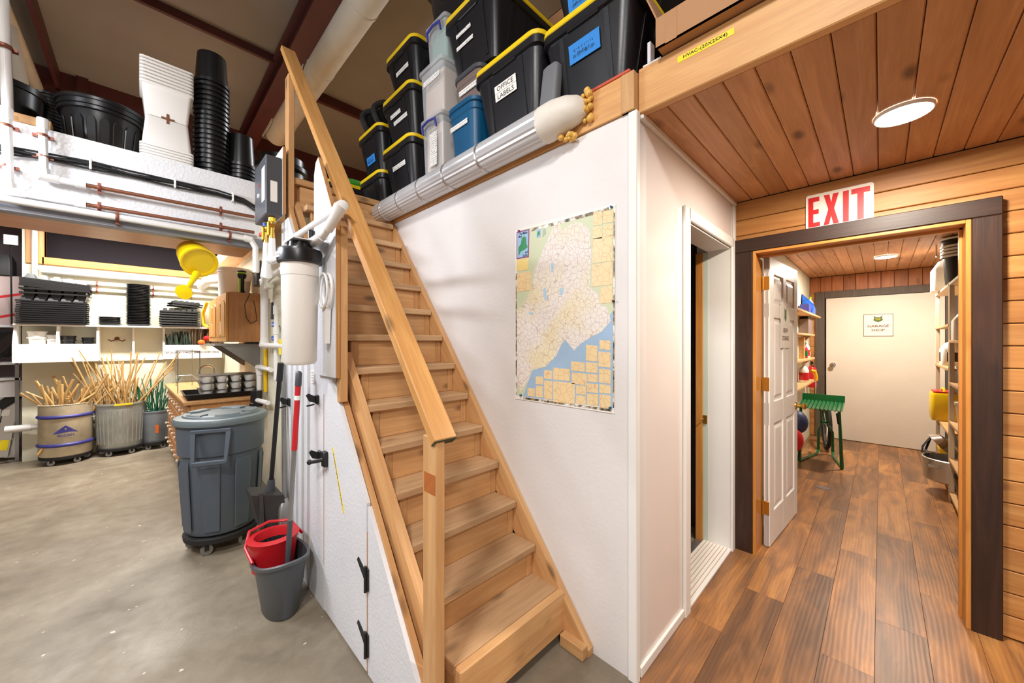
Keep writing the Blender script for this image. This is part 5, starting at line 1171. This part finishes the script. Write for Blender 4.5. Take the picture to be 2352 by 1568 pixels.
# ------------------------------------------------------------------ base cabinet with counter, trays on it
bc = thing('base_cabinet', 'wooden base cabinet with knobbed drawers behind the grey trash can', 'cabinet', (.55, 5.6, 0))
CX0, CX1, CY0, CY1 = .262, .80, 4.56, 6.72
build('carcass', MB().box(CX0+.02, CX1, CY0, CY1, .09, .855, .002), 'oak', bc); build('toe_kick', MB().box(CX0+.07, CX1, CY0+.02, CY1, .0, .09), 'rubber', bc)
ct = build('countertop', MB().box(CX0-.03, CX1, CY0-.03, CY1, .856, .892, .006), 'oaktop', bc)
n = 4; wdt = (CY1-CY0)/n
for k in range(n):
    ya, yb_ = CY0+k*wdt+.012, CY0+(k+1)*wdt-.012
    for za, zb in ((.68, .84), (.50, .665), (.30, .485), (.11, .285)):
        dw = build('drawer', MB().box(CX0, CX0+.02, ya, yb_, za, zb, .004), 'oak', bc)
        for yy in (ya+.12, yb_-.12): build('knob', MB().lathe([(.008, 0), (.007, .012), (.016, .02), (.016, .028), (.006, .034)], n=10, M=Matrix.Translation((CX0, yy, (za+zb)/2)) @ Matrix.Rotation(-PI/2, 4, 'Y')), 'clay', dw, True)
bc.rotation_euler = (0, 0, math.radians(1.6))
ZC = .893
t = thing('nursery_tray', 'wide black plastic tray on the wooden counter holding white cup sheets', 'tray', (.52, 4.85, ZC))
def trayshape(x0, x1, y0, y1, z0, z1): 
    c_ = ((x0+x1)/2, (y0+y1)/2); a, b = (x1-x0)/2, (y1-y0)/2
    return MB().loft([rrect(*c_, a-.02, b-.02, .02, z0), rrect(*c_, a-.005, b-.005, .02, z1-.01), rrect(*c_, a, b, .02, z1-.008), rrect(*c_, a, b, .02, z1), rrect(*c_, a-.012, b-.012, .02, z1), rrect(*c_, a-.03, b-.03, .02, z0+.006)])
build('tray_body', trayshape(.27, .84, 4.58, 5.12, ZC, ZC+.052), 'plastic_black', t, True)
for k in range(3):
    z = ZC+.010+k*.071; s_ = thing('cup_sheet', ('bottom', 'middle', 'top')[k]+' sheet of white pot cups in the black tray on the counter', 'cup sheet', (.62, 4.8, z), 'white cup sheets')
    build('sheet', MB().box(.385, .845, 4.62, 4.98, z+.066, z+.069, .001), 'plastic_black', s_)
    mb0 = None
    for i in range(4):
        for j in range(3):
            x, y = .442+i*.114, 4.68+j*.12
            if mb0 is None: mb0 = build('cup', MB().lathe([(.030, 0), (.053, .0655), (.050, .0655), (.026, .006)], (x, y, z), 16), 'plastic_white', s_, True); b0 = (x, y)
            else: o = mb0.copy(); COL.objects.link(o); o.location = mb0.location+Vector((x-b0[0], y-b0[1], 0))
# upper cabinet
uc = thing('wall_cabinet', 'oak wall cabinet with arched doors above the wooden counter', 'cabinet', (.73, 5.2, 1.446))
build('carcass', MB().box(.60, .879, 4.57, 5.90, 1.446, 1.945, .003), 'oak', uc)
for k in range(2):
    ya = 4.575+k*.66; yb_ = ya+.655
    dd = build('door', MB().box(.578, .599, ya, yb_, 1.45, 1.94, .004), 'oakdoor', uc)
    for h_ in (0, 1):
        y0 = ya+.05+h_*.29; y1 = y0+.25; P = [(y0, 1.50), (y1, 1.50), (y1, 1.80)]+[((y0+y1)/2+(y1-y0)/2*math.cos(a), 1.80+.08*math.sin(a)) for a in (.5, 1.0, 1.57, 2.1, 2.6)]+[(y0, 1.80)]
        build('arched_panel', MB().prism(P, 'X', .571, .578), 'oakdoor', dd)
    build('tape_strip', MB().box(.5695, .571, ya+.30, ya+.325, 1.52, 1.66), 'paper', dd)
t = thing('flashlight', 'black and lime flashlight standing on the oak wall cabinet', 'flashlight', (.70, 4.62, 1.946))
build('handle', MB().lathe([(.026, 0), (.026, .02), (.021, .03), (.021, .14), (.03, .155)], (.715, 4.63, 1.946), 16), 'plastic_black', t, True); build('head', MB().lathe([(.03, .15), (.04, .17), (.04, .225), (.03, .23)], (.715, 4.63, 1.946), 16), 'plastic_black', t, True)
build('lime_stripe', MB().box(.685, .70, 4.60, 4.612, 1.95, 2.09, .002), 'lime', t); build('lime_collar', MB().lathe([(.0405, .195), (.0415, .2), (.0405, .21)], (.715, 4.63, 1.946), 16, False, False), 'lime', t, True)
t = thing('white_bucket', 'translucent white bucket standing on the oak wall cabinet', 'bucket', (.70, 5.25, 1.946)); build('bucket_body', MB().lathe([(.13, 0), (.155, .28), (.16, .28), (.16, .30), (.15, .30), (.125, .01)], (.715, 5.05, 1.946), 28), 'plastic_white', t, True)
build('bucket_band', MB().lathe([(.152, .25), (.156, .255), (.155, .265)], (.715, 5.05, 1.946), 28, False, False), 'pvc', t, True)
tag(build('hanging_cord', MB().tube([tuple(pY(575, 672, 4.562)), tuple(pY(562, 700, 4.562)), tuple(pY(566, 730, 4.562)), tuple(pY(576, 743, 4.562)), tuple(pY(590, 735, 4.562)), tuple(pY(586, 705, 4.562)), tuple(pY(582, 690, 4.562))], .0028, 5), 'ink', None, True), 'thin dark cord looped on the end of the oak wall cabinet', 'cord')
tag(build('yellow_hose', MB().tube([(.565, 5.95, 1.94), (.53, 6.0, 1.80), (.54, 5.98, 1.66), (.575, 5.93, 1.62)], .018, 8), 'pipe_yellow', None, True), 'yellow hose loop hanging beside the oak wall cabinet', 'hose')
t = thing('electric_box', 'grey electrical box on the wall above the oak cabinet', 'electrical box', (.86, 4.6, 2.03)); build('case', MB().box(.80, .879, 4.40, 4.60, 2.02, 2.14, .004), 'darkgrey', t); build('conduit', MB().tube([(.85, 4.5, 2.14), (.85, 4.5, 2.28)], .012, 8), 'steelgrey', t)
t = thing('steel_bracket_shelf', 'grey steel shelf on a triangular bracket under the oak wall cabinet', 'shelf', (.72, 4.7, 1.2)); build('plate', MB().box(.50, .879, 4.66, 5.6, 1.405, 1.425, .002), 'steelgrey', t)
for y_ in (4.68, 5.5): build('gusset', MB().prism([(.56, 1.404), (.878, 1.404), (.878, 1.16), (.86, 1.16)], 'Y', y_, y_+.01), 'steelgrey', t)
t = thing('counter_tap', 'chrome gooseneck tap on the counter behind the cup sheets', 'tap', (.55, 5.6, .893)); build('spout', MB().tube([(.60, 5.6, .93), (.60, 5.6, 1.10)]+[(.53+.07*math.cos(a), 5.6, 1.10+.07*math.sin(a)) for a in (.4, .8, 1.2, 1.57, 2, 2.4, 2.8, 3.14)]+[(.46, 5.6, 1.06)], .012, 8), 'chrome', t, True); build('base', MB().lathe([(.03, 0), (.02, .04)], (.60, 5.6, .893), 14), 'chrome', t)
t = thing('wire_rack', 'thin metal rack standing on the counter left of the cup sheets', 'rack', (.33, 5.4, .893)); mb = MB()
for x_, y_ in ((.26, 5.3), (.29, 6.2), (.44, 5.3), (.44, 6.2)): mb.tube([(x_, y_, .894), (x_, y_, 1.35)], .004, 6)
for z_ in (1.02, 1.34): mb.tube([(.26, 5.3, z_), (.44, 5.3, z_), (.44, 6.2, z_), (.29, 6.2, z_), (.26, 5.3, z_)], .004, 6)
build('rack_frame', mb, 'steelgrey', t, True)

# ------------------------------------------------------------------ far left corner beyond the wall end
t = thing('aluminium_ladder', 'folded aluminium ladder with yellow sticker leaning at the far left', 'ladder', (-1.25, 7.6, 0))
def lp(px, py, Y=7.5): return tuple(pY(px, py, Y))
mb = MB()
build('rail', MB().bar(lp(2, 1050), lp(32, 905), .03, .10, (0, 1, 0)), 'alum', t); build('rail', MB().bar(lp(24, 1050, 7.56), lp(50, 915, 7.56), .03, .09, (0, 1, 0)), 'alum', t)
build('rail', MB().bar(lp(-30, 1060, 7.5), lp(-5, 910, 7.5), .03, .09, (0, 1, 0)), 'alum', t)
for u in (940, 975, 1010): build('rung', MB().bar(lp(-25, u, 7.53), lp(30, u-4, 7.53), .05, .03, (0, 1, 0)), 'alum', t)
build('sticker', MB().bar(lp(6, 1034, 7.48), lp(12, 1010, 7.48), .002, .065, (0, 1, 0)), 'label_yellow', t)
build('sticker', MB().bar(lp(12, 955, 7.48), lp(15, 940, 7.48), .002, .06, (0, 1, 0)), 'paper', t)
build('hinge_plate', MB().bar(lp(-5, 935, 7.47), lp(45, 905, 7.47), .012, .10, (0, 1, 0)), 'rubber', t)
ss = thing('side_rack', 'grey steel rack with cables at the far left edge', 'rack', (-1.3, 7.6, 0))
for z_ in (.98, 1.17, 1.62): build('rack_shelf', MB().box(-1.9, -1.06, 7.42, 7.75, z_, z_+.03, .003), 'ply_wall', ss)
for x_ in (-1.10, -1.85): build('rack_post', MB().box(x_, x_+.03, 7.42, 7.45, 0, 1.9), 'steelgrey', ss)
build('rack_panel', MB().box(-1.25, -1.04, 7.44, 7.46, .78, .97), 'ply_wall', ss)
t = thing('cable_coil', 'coil of black cable on the grey rack at the far left', 'cable', (-1.2, 7.4, 1.2))
for k in range(6): build('loop', MB().tube([(-1.17+.09*math.cos(a)*(1+.05*k), 7.40-.012*k, 1.42+.16*math.sin(a+.2*k)) for a in [i*2*PI/14 for i in range(15)]], .009, 5), 'black', t, True)
t = thing('striped_carton', 'white carton printed with red stripes on the rack at the far left', 'box', (-1.25, 7.6, 1.66)); build('carton_body', MB().box(-1.7, -1.06, 7.5, 7.75, 1.651, 2.25, .004), 'taupe2', t)
for z_ in (1.78, 2.02): build('stripe', MB().prism([(-1.7, z_-.2), (-1.065, z_), (-1.065, z_+.03), (-1.7, z_-.17)], 'Y', 7.498, 7.5), 'red', t)
t = thing('power_tool', 'black power tool with blue housing on the carton at the far left', 'tool', (-1.3, 7.5, 2.25)); build('housing', MB().loft([rrect(-1.27, 7.55, .16, .08, .05, z) for z in (2.252, 2.30)]+[rrect(-1.25, 7.55, .14, .07, .05, 2.42), rrect(-1.22, 7.55, .08, .05, .03, 2.50)]), 'black', t, True); build('blue_cover', MB().sphere((-1.30, 7.50, 2.36), .08, 14, 8, .8), 'blue', t, True)
t = thing('flood_light', 'small silver flood light at the far left below the loft', 'lamp', (-1.12, 7.35, 2.45)); build('head', MB().box(-1.17, -1.06, 7.32, 7.36, 2.60, 2.72, .004), 'alum', t); build('stem', MB().tube([(-1.12, 7.36, 2.60), (-1.12, 7.40, 1.66)], .008, 6), 'black', t)

# ================================================================== CORRIDOR
# left wall shelves
cs = [(1.80, .62, 7.02), (1.54, .66, 6.75), (1.215, .66, 6.75), (.90, .655, 6.75)]
for k, (z, yf, xe) in enumerate(cs):
    t = thing('plank_shelf', ('top', 'second', 'third', 'lowest')[k]+' pine plank shelf on the corridor wall behind the open door', 'shelf', (6.0, .72, z)); build('plank', MB().box(4.6, xe, yf, .779, z-.012, z+.012, .002), 'shelfwood', t)
    for x in (xe-.15, 5.2): build('bracket', MB().prism([(yf+.03, z-.013), (.779, z-.013), (.779, z-.11)], 'X', x, x+.02), 'shelfwood', t)
def bottle(label, x, y, z, r, h, m, capm, bandm=None, cat='bottle'):
    t = thing('bottle', label, cat, (x, y, z)); build('bottle_body', MB().lathe([(r*.9, 0), (r, .01), (r, h*.62), (r*.75, h*.74), (r*.3, h*.84), (r*.3, h*.9)], (x, y, z), 16), m, t, True); build('cap', MB().lathe([(r*.36, h*.88), (r*.36, h), (r*.3, h)], (x, y, z), 12), capm, t, True)
    if bandm: build('label', MB().lathe([(r+.001, h*.12), (r+.001, h*.5)], (x, y, z), 16, False, False), bandm, t, True)
zz = [c[0]+.0125 for c in cs]
t = thing('blue_bag', 'shiny blue bag slumped on the top corridor shelf', 'bag', (6.55, .70, zz[0])); build('bag_body', MB().loft([[(x, y, zz[0]+z) for y, z in P] for x, P in ((6.42, ((.765, .004), (.66, .004), (.655, .07), (.68, .13), (.765, .22))), (6.47, ((.775, 0), (.645, 0), (.638, .08), (.66, .16), (.772, .30))), (6.63, ((.775, 0), (.645, 0), (.638, .08), (.66, .16), (.772, .29))), (6.68, ((.765, .004), (.66, .004), (.655, .07), (.68, .13), (.765, .22))))]), 'bluebag', t, True); build('bag_print', MB().box(6.415, 6.42, .675, .74, zz[0]+.06, zz[0]+.10), 'paper', t)
bottle('bottle with lime cap behind the blue bag on the top corridor shelf', 6.82, .72, zz[0], .04, .28, 'plastic_white', 'lime')
tag(build('purple_box', MB().box(6.15, 6.35, .66, .76, zz[0], zz[0]+.13, .003), 'inkblue'), 'small purple box beside the blue bag on the top corridor shelf', 'box')
tag(build('crate', MB().box(6.2, 6.60, .672, .775, zz[1], zz[1]+.20, .004), 'taupe'), 'dark printed carton on the second corridor shelf', 'box')
tag(build('radio', MB().box(6.3, 6.58, .69, .775, zz[1]+.201, zz[1]+.235, .004), 'black'), 'flat black case on the dark carton on the second corridor shelf', 'case')
bottle('white bottle with red label on the third corridor shelf', 6.4, .715, zz[2], .035, .22, 'plastic_white', 'plastic_white', 'red'); bottle('orange bottle on the third corridor shelf', 6.54, .72, zz[2], .03, .17, 'orange', 'red', 'paper'); bottle('teal label bottle on the third corridor shelf', 6.25, .72, zz[2], .035, .20, 'red', 'teal', 'greenmetal')
tag(build('wood_strip', MB().box(6.05, 6.12, .70, .76, zz[2], zz[2]+.28, .003), 'shelfwood'), 'upright wooden strip on the third corridor shelf', 'wood')
bottle('large white spray bottle with red label on the lowest corridor shelf', 6.15, .715, zz[3], .052, .26, 'plastic_white', 'plastic_white', 'red')
t = thing('fire_extinguisher', 'red extinguisher on the corridor wall beside the lowest shelf', 'extinguisher', (6.95, .70, .78)); build('cylinder', MB().lathe([(.05, 0), (.055, .02), (.055, .26), (.03, .31), (.015, .33)], (6.95, .715, .78), 18), 'red', t, True); build('valve', MB().box(6.92, 6.98, .70, .73, 1.11, 1.16, .004), 'black', t); build('gauge', MB().lathe([(.02, 0), (.02, .015)], (6.92, .69, 1.1), 10), 'chrome', t)
t = thing('hand_saw', 'saw with orange handle hanging on the corridor wall beside the green stool', 'saw', (6.5, .60, .75)); build('saw_handle', MB().tube([(6.30, .66, 1.06), (6.32, .625, 1.05), (6.33, .61, .99), (6.33, .61, .93)], .022, 8), 'yellow_orange', t, True); build('blade', MB().prism([(6.27, .93), (6.36, .93), (6.34, .66), (6.30, .66)], 'Y', .61, .614), 'alum', t)
tag(build('blue_ball', MB().sphere((5.35, .68, .52), .10, 16, 10, 1.3), 'navy', None, True), 'dark blue round bag hanging behind the open door', 'bag'); tag(build('red_bag', MB().sphere((5.25, .70, .33), .09, 16, 10, 1.5), 'red', None, True), 'red bag hanging below the blue one behind the open door', 'bag')
# green stool
gs_ = thing('green_stool', 'green metal stool with ribbed seat standing in the corridor', 'stool', (5.75, .52, 0))
sx0, sx1, sy0, sy1 = 5.48, 5.86, .30, .70
n = 88
top = [(sy0+(sy1-sy0)*i/n, .006*math.sin(i/n*2*PI*11)) for i in range(n+1)]
def seatz(u): return .675+.05*u
mb = MB(); mb.loft([[(sx0+(sx1-sx0)*u, y, seatz(u)+dz) for y, dz in top]+[(sx0+(sx1-sx0)*u, y, seatz(u)+dz-.006) for y, dz in reversed(top)] for u in (0, .5, 1)]); build('seat', mb, 'greenmetal', gs_, True)
build('seat_lip', MB().loft([[(5.86, sy0, .715), (5.86, sy1, .715), (5.866, sy1, .715), (5.866, sy0, .715)], [(5.90, sy0, .80), (5.90, sy1, .80), (5.906, sy1, .80), (5.906, sy0, .80)]]), 'greenmetal', gs_)
for y_, s_ in ((.33, 1), (.67, -1)):
    build('leg', MB().tube([(5.52, y_, .67), (5.57, y_-.02*s_, .025), (5.61, y_-.018*s_, .016), (6.10, y_+.09*s_, .016), (6.17, y_+.10*s_, .05), (6.16, y_+.10*s_, .30), (6.12, y_+.12*s_, .36), (6.06, y_+.14*s_, .40), (5.90, y_+.14*s_, .69)], .014, 8), 'greenmetal', gs_, True)
build('cross_bar', MB().tube([(6.03, .46, .44), (6.03, .54, .44)], .012, 8), 'greenmetal', gs_, True); build('lever', MB().tube([(5.53, .345, .64), (5.53, .33, .52)], .015, 8), 'rubber', gs_, True)
t = thing('bicycle_wheel', 'narrow black tyre standing edge-on behind the green stool', 'wheel', (6.55, .56, 0)); M = Matrix.Translation((6.55, .52, .31)) @ Matrix.Rotation(math.radians(12), 4, 'Z') @ Matrix.Rotation(PI/2, 4, 'X')
pts = [tuple(M @ Vector((.285*math.cos(a), .285*math.sin(a), 0))) for a in [i*2*PI/32 for i in range(33)]]; build('tyre', MB().tube(pts, .024, 8, caps=False), 'rubber', t, True); build('rim', MB().tube([tuple(M @ Vector((.255*math.cos(a), .255*math.sin(a), 0))) for a in [i*2*PI/32 for i in range(33)]], .010, 6, caps=False), 'darkgrey', t, True)
for k in range(10): a = k*2*PI/10; build('spoke', MB().tube([tuple(M @ Vector((.01*math.cos(a), .01*math.sin(a), 0))), tuple(M @ Vector((.25*math.cos(a), .25*math.sin(a), 0)))], .003, 4), 'alum', t)
# right shelving
def shelving(label, x0, x1, lv):
    t = thing('shelving_unit', label, 'shelving', ((x0+x1)/2, -.65, 0))
    for x in (x0, x1-.03):
        for y in (-.47, -.87): build('upright', MB().box(x, x+.03, y, y+.03, .006, lv[-1]+.02, .002), 'shelfmetal', t)
    for z in lv: build('shelf_plank', MB().box(x0+.005, x1-.005, -.875, -.437, z-.012, z+.012, .002), 'shelfwood' if z < 1.7 else 'shelfmetal', t)
shelving('far pale shelving unit against the right corridor wall', 5.22, 6.36, (.12, .60, 1.19, 1.60, 1.97)); shelving('near pale shelving unit half hidden by the doorway', 4.05, 5.19, (.08, .38, .72, 1.07, 1.45, 1.97))
def jug(label, x, y, z, r, h, m='plastic_white', lab=None):
    t = thing('jug', label, 'jug', (x, y, z)); build('jug_body', MB().loft([rrect(x, y, r, r*.9, .03, z), rrect(x, y, r, r*.9, .03, z+h*.62), rrect(x, y, r*.6, r*.55, .02, z+h*.85), rrect(x, y, r*.3, r*.3, .01, z+h*.9)]), m, t, True); build('cap', MB().lathe([(r*.3, h*.88), (r*.3, h), (.01, h)], (x, y, z), 12), m, t, True)
    build('handle', MB().tube([(x-r*.5, y, z+h*.88), (x-r*.95, y, z+h*.82), (x-r*1.0, y, z+h*.6)], .012, 6), m, t, True)
    if lab: build('label', MB().box(x-r-.001, x-r+.001, y-r*.5, y+r*.5, z+h*.15, z+h*.5), lab, t); build('label', MB().box(x-r*.6, x+r*.6, y+r*.9-.001, y+r*.9+.001, z+h*.15, z+h*.5), lab, t)
jug('big white jug on top of the far shelving unit', 6.0, -.50, 1.983, .13, .36); jug('white jug with dark label on the middle shelf of the far unit', 5.92, -.53, 1.203, .10, .27, lab='ink'); jug('white jug with handle on the upper shelf of the near unit', 4.98, -.53, 1.463, .10, .27)
t = thing('black_bucket', 'black bucket with white bands stacked on top of the far shelving unit', 'bucket', (5.36, -.52, 1.983)); build('bucket_body', MB().lathe([(.09, 0), (.115, .40), (.12, .40), (.12, .43), (.1, .43)], (5.36, -.52, 1.983), 24), 'plastic_black', t, True)
for z in (.25, .28, .31, .34, .41): build('band', MB().lathe([(.115, z), (.122, z+.003), (.122, z+.02), (.115, z+.022)], (5.36, -.52, 1.983), 24, False, False), 'plastic_white', t, True)
bottle('tall bottle with purple and green label beside the black bucket', 5.58, -.50, 1.983, .045, .36, 'plastic_white', 'red', 'emblem')
t = thing('yellow_jerry_can', 'yellow jerry can with red cap rim on the far shelving unit', 'jerry can', (6.08, -.46, .613)); build('can_body', MB().loft([rrect(6.08, -.475, .15, .09, .03, .613), rrect(6.08, -.475, .155, .095, .03, .66), rrect(6.08, -.475, .155, .095, .03, .88), rrect(6.08, -.475, .145, .085, .03, .905)]), 'yellow_can', t, True)
build('red_rim', MB().loft([rrect(6.08, -.475, .14, .08, .03, .906), rrect(6.08, -.475, .14, .08, .03, .92)]), 'red', t, True)
build('handle', MB().tube([(5.98, -.475, .91), (6.0, -.475, .945), (6.14, -.475, .945), (6.16, -.475, .91)], .01, 6), 'yellow_can', t, True)
t = thing('yellow_bin', 'low yellow bin on the bottom of the far shelving unit', 'bin', (6.15, -.5, .133)); build('bin_body', trayshape(6.03, 6.25, -.62, -.44, .133, .30), 'yellow_can', t, True)
t = thing('stock_pot', 'wide aluminium stock pot on the floor shelf of the far unit', 'pot', (5.40, -.49, .133)); build('pot_body', MB().lathe([(.19, 0), (.20, .01), (.20, .20), (.207, .205), (.197, .21), (.19, .02)], (5.40, -.49, .133), 32), 'alum', t, True)
for a in (2.4, -.7): build('handle', MB().tube([(5.40+.2*math.cos(a-.2), -.49+.2*math.sin(a-.2), .28), (5.40+.25*math.cos(a), -.49+.25*math.sin(a), .28), (5.40+.2*math.cos(a+.2), -.49+.2*math.sin(a+.2), .28)], .008, 6), 'alum', t, True)
t = thing('steel_bowl_lamp', 'shiny metal reflector lamp lying on the stock pot', 'lamp', (5.6, -.52, .345)); M = Matrix.Translation((5.48, -.42, .43)) @ Matrix.Rotation(math.radians(50), 4, 'X'); build('reflector', MB().lathe([(.03, .08), (.10, .06), (.135, .0), (.138, -.004), (.13, -.004), (.09, .05)], (0, 0, 0), 24, M=M), 'chrome', t, True); build('cord', MB().tube([(5.40, -.33, .36), (5.45, -.30, .37), (5.50, -.29, .35), (5.58, -.30, .39), (5.64, -.36, .49), (5.58, -.32, .36), (5.46, -.33, .35)], .009, 6), 'black', t, True)
for (x, z, r, h, m, lab) in ((4.80, .393, .09, .28, 'plastic_white', 'white bucket on the low shelf of the near unit'), (5.04, .393, .07, .22, 'plastic_white', 'small white tub on the low shelf of the near unit'), (5.02, .733, .09, .18, 'clay', 'cream sack on the middle shelf of the near unit'), (5.02, 1.083, .08, .15, 'steelgrey', 'grey tub on the second shelf of the near unit'), (4.95, .093, .10, .2, 'plastic_black', 'black pot at the bottom of the near unit')):
    t = thing('supply_tub', lab, 'tub', (x, -.55, z)); build('tub_body', MB().lathe([(r*.85, 0), (r, h*.9), (r*1.06, h*.9), (r*1.06, h), (r*.9, h)], (x, -.55, z), 20), m, t, True); build('tub_lid', MB().lathe([(r*1.07, h*.93), (r*1.07, h+.006), (.01, h+.01)], (x, -.55, z), 20, False, True), 'darkgrey' if 'bucket' in lab else m, t, True)
tag(build('ceiling_hook', MB().tube([(5.7, -.40, 2.428), (5.7, -.40, 2.33), (5.68, -.40, 2.30), (5.65, -.40, 2.31)], .006, 6), 'alum', None, True), 'small screw hook under the corridor ceiling near the jug', 'hook')
tag(build('drain_cap', MB().lathe([(.06, 0), (.055, .006), (.05, .002), (.001, .003)], (4.75, .40, .0052), 20, True, False), 'taupe', None, True), 'small round floor cap in the corridor in front of the stool', 'cap')
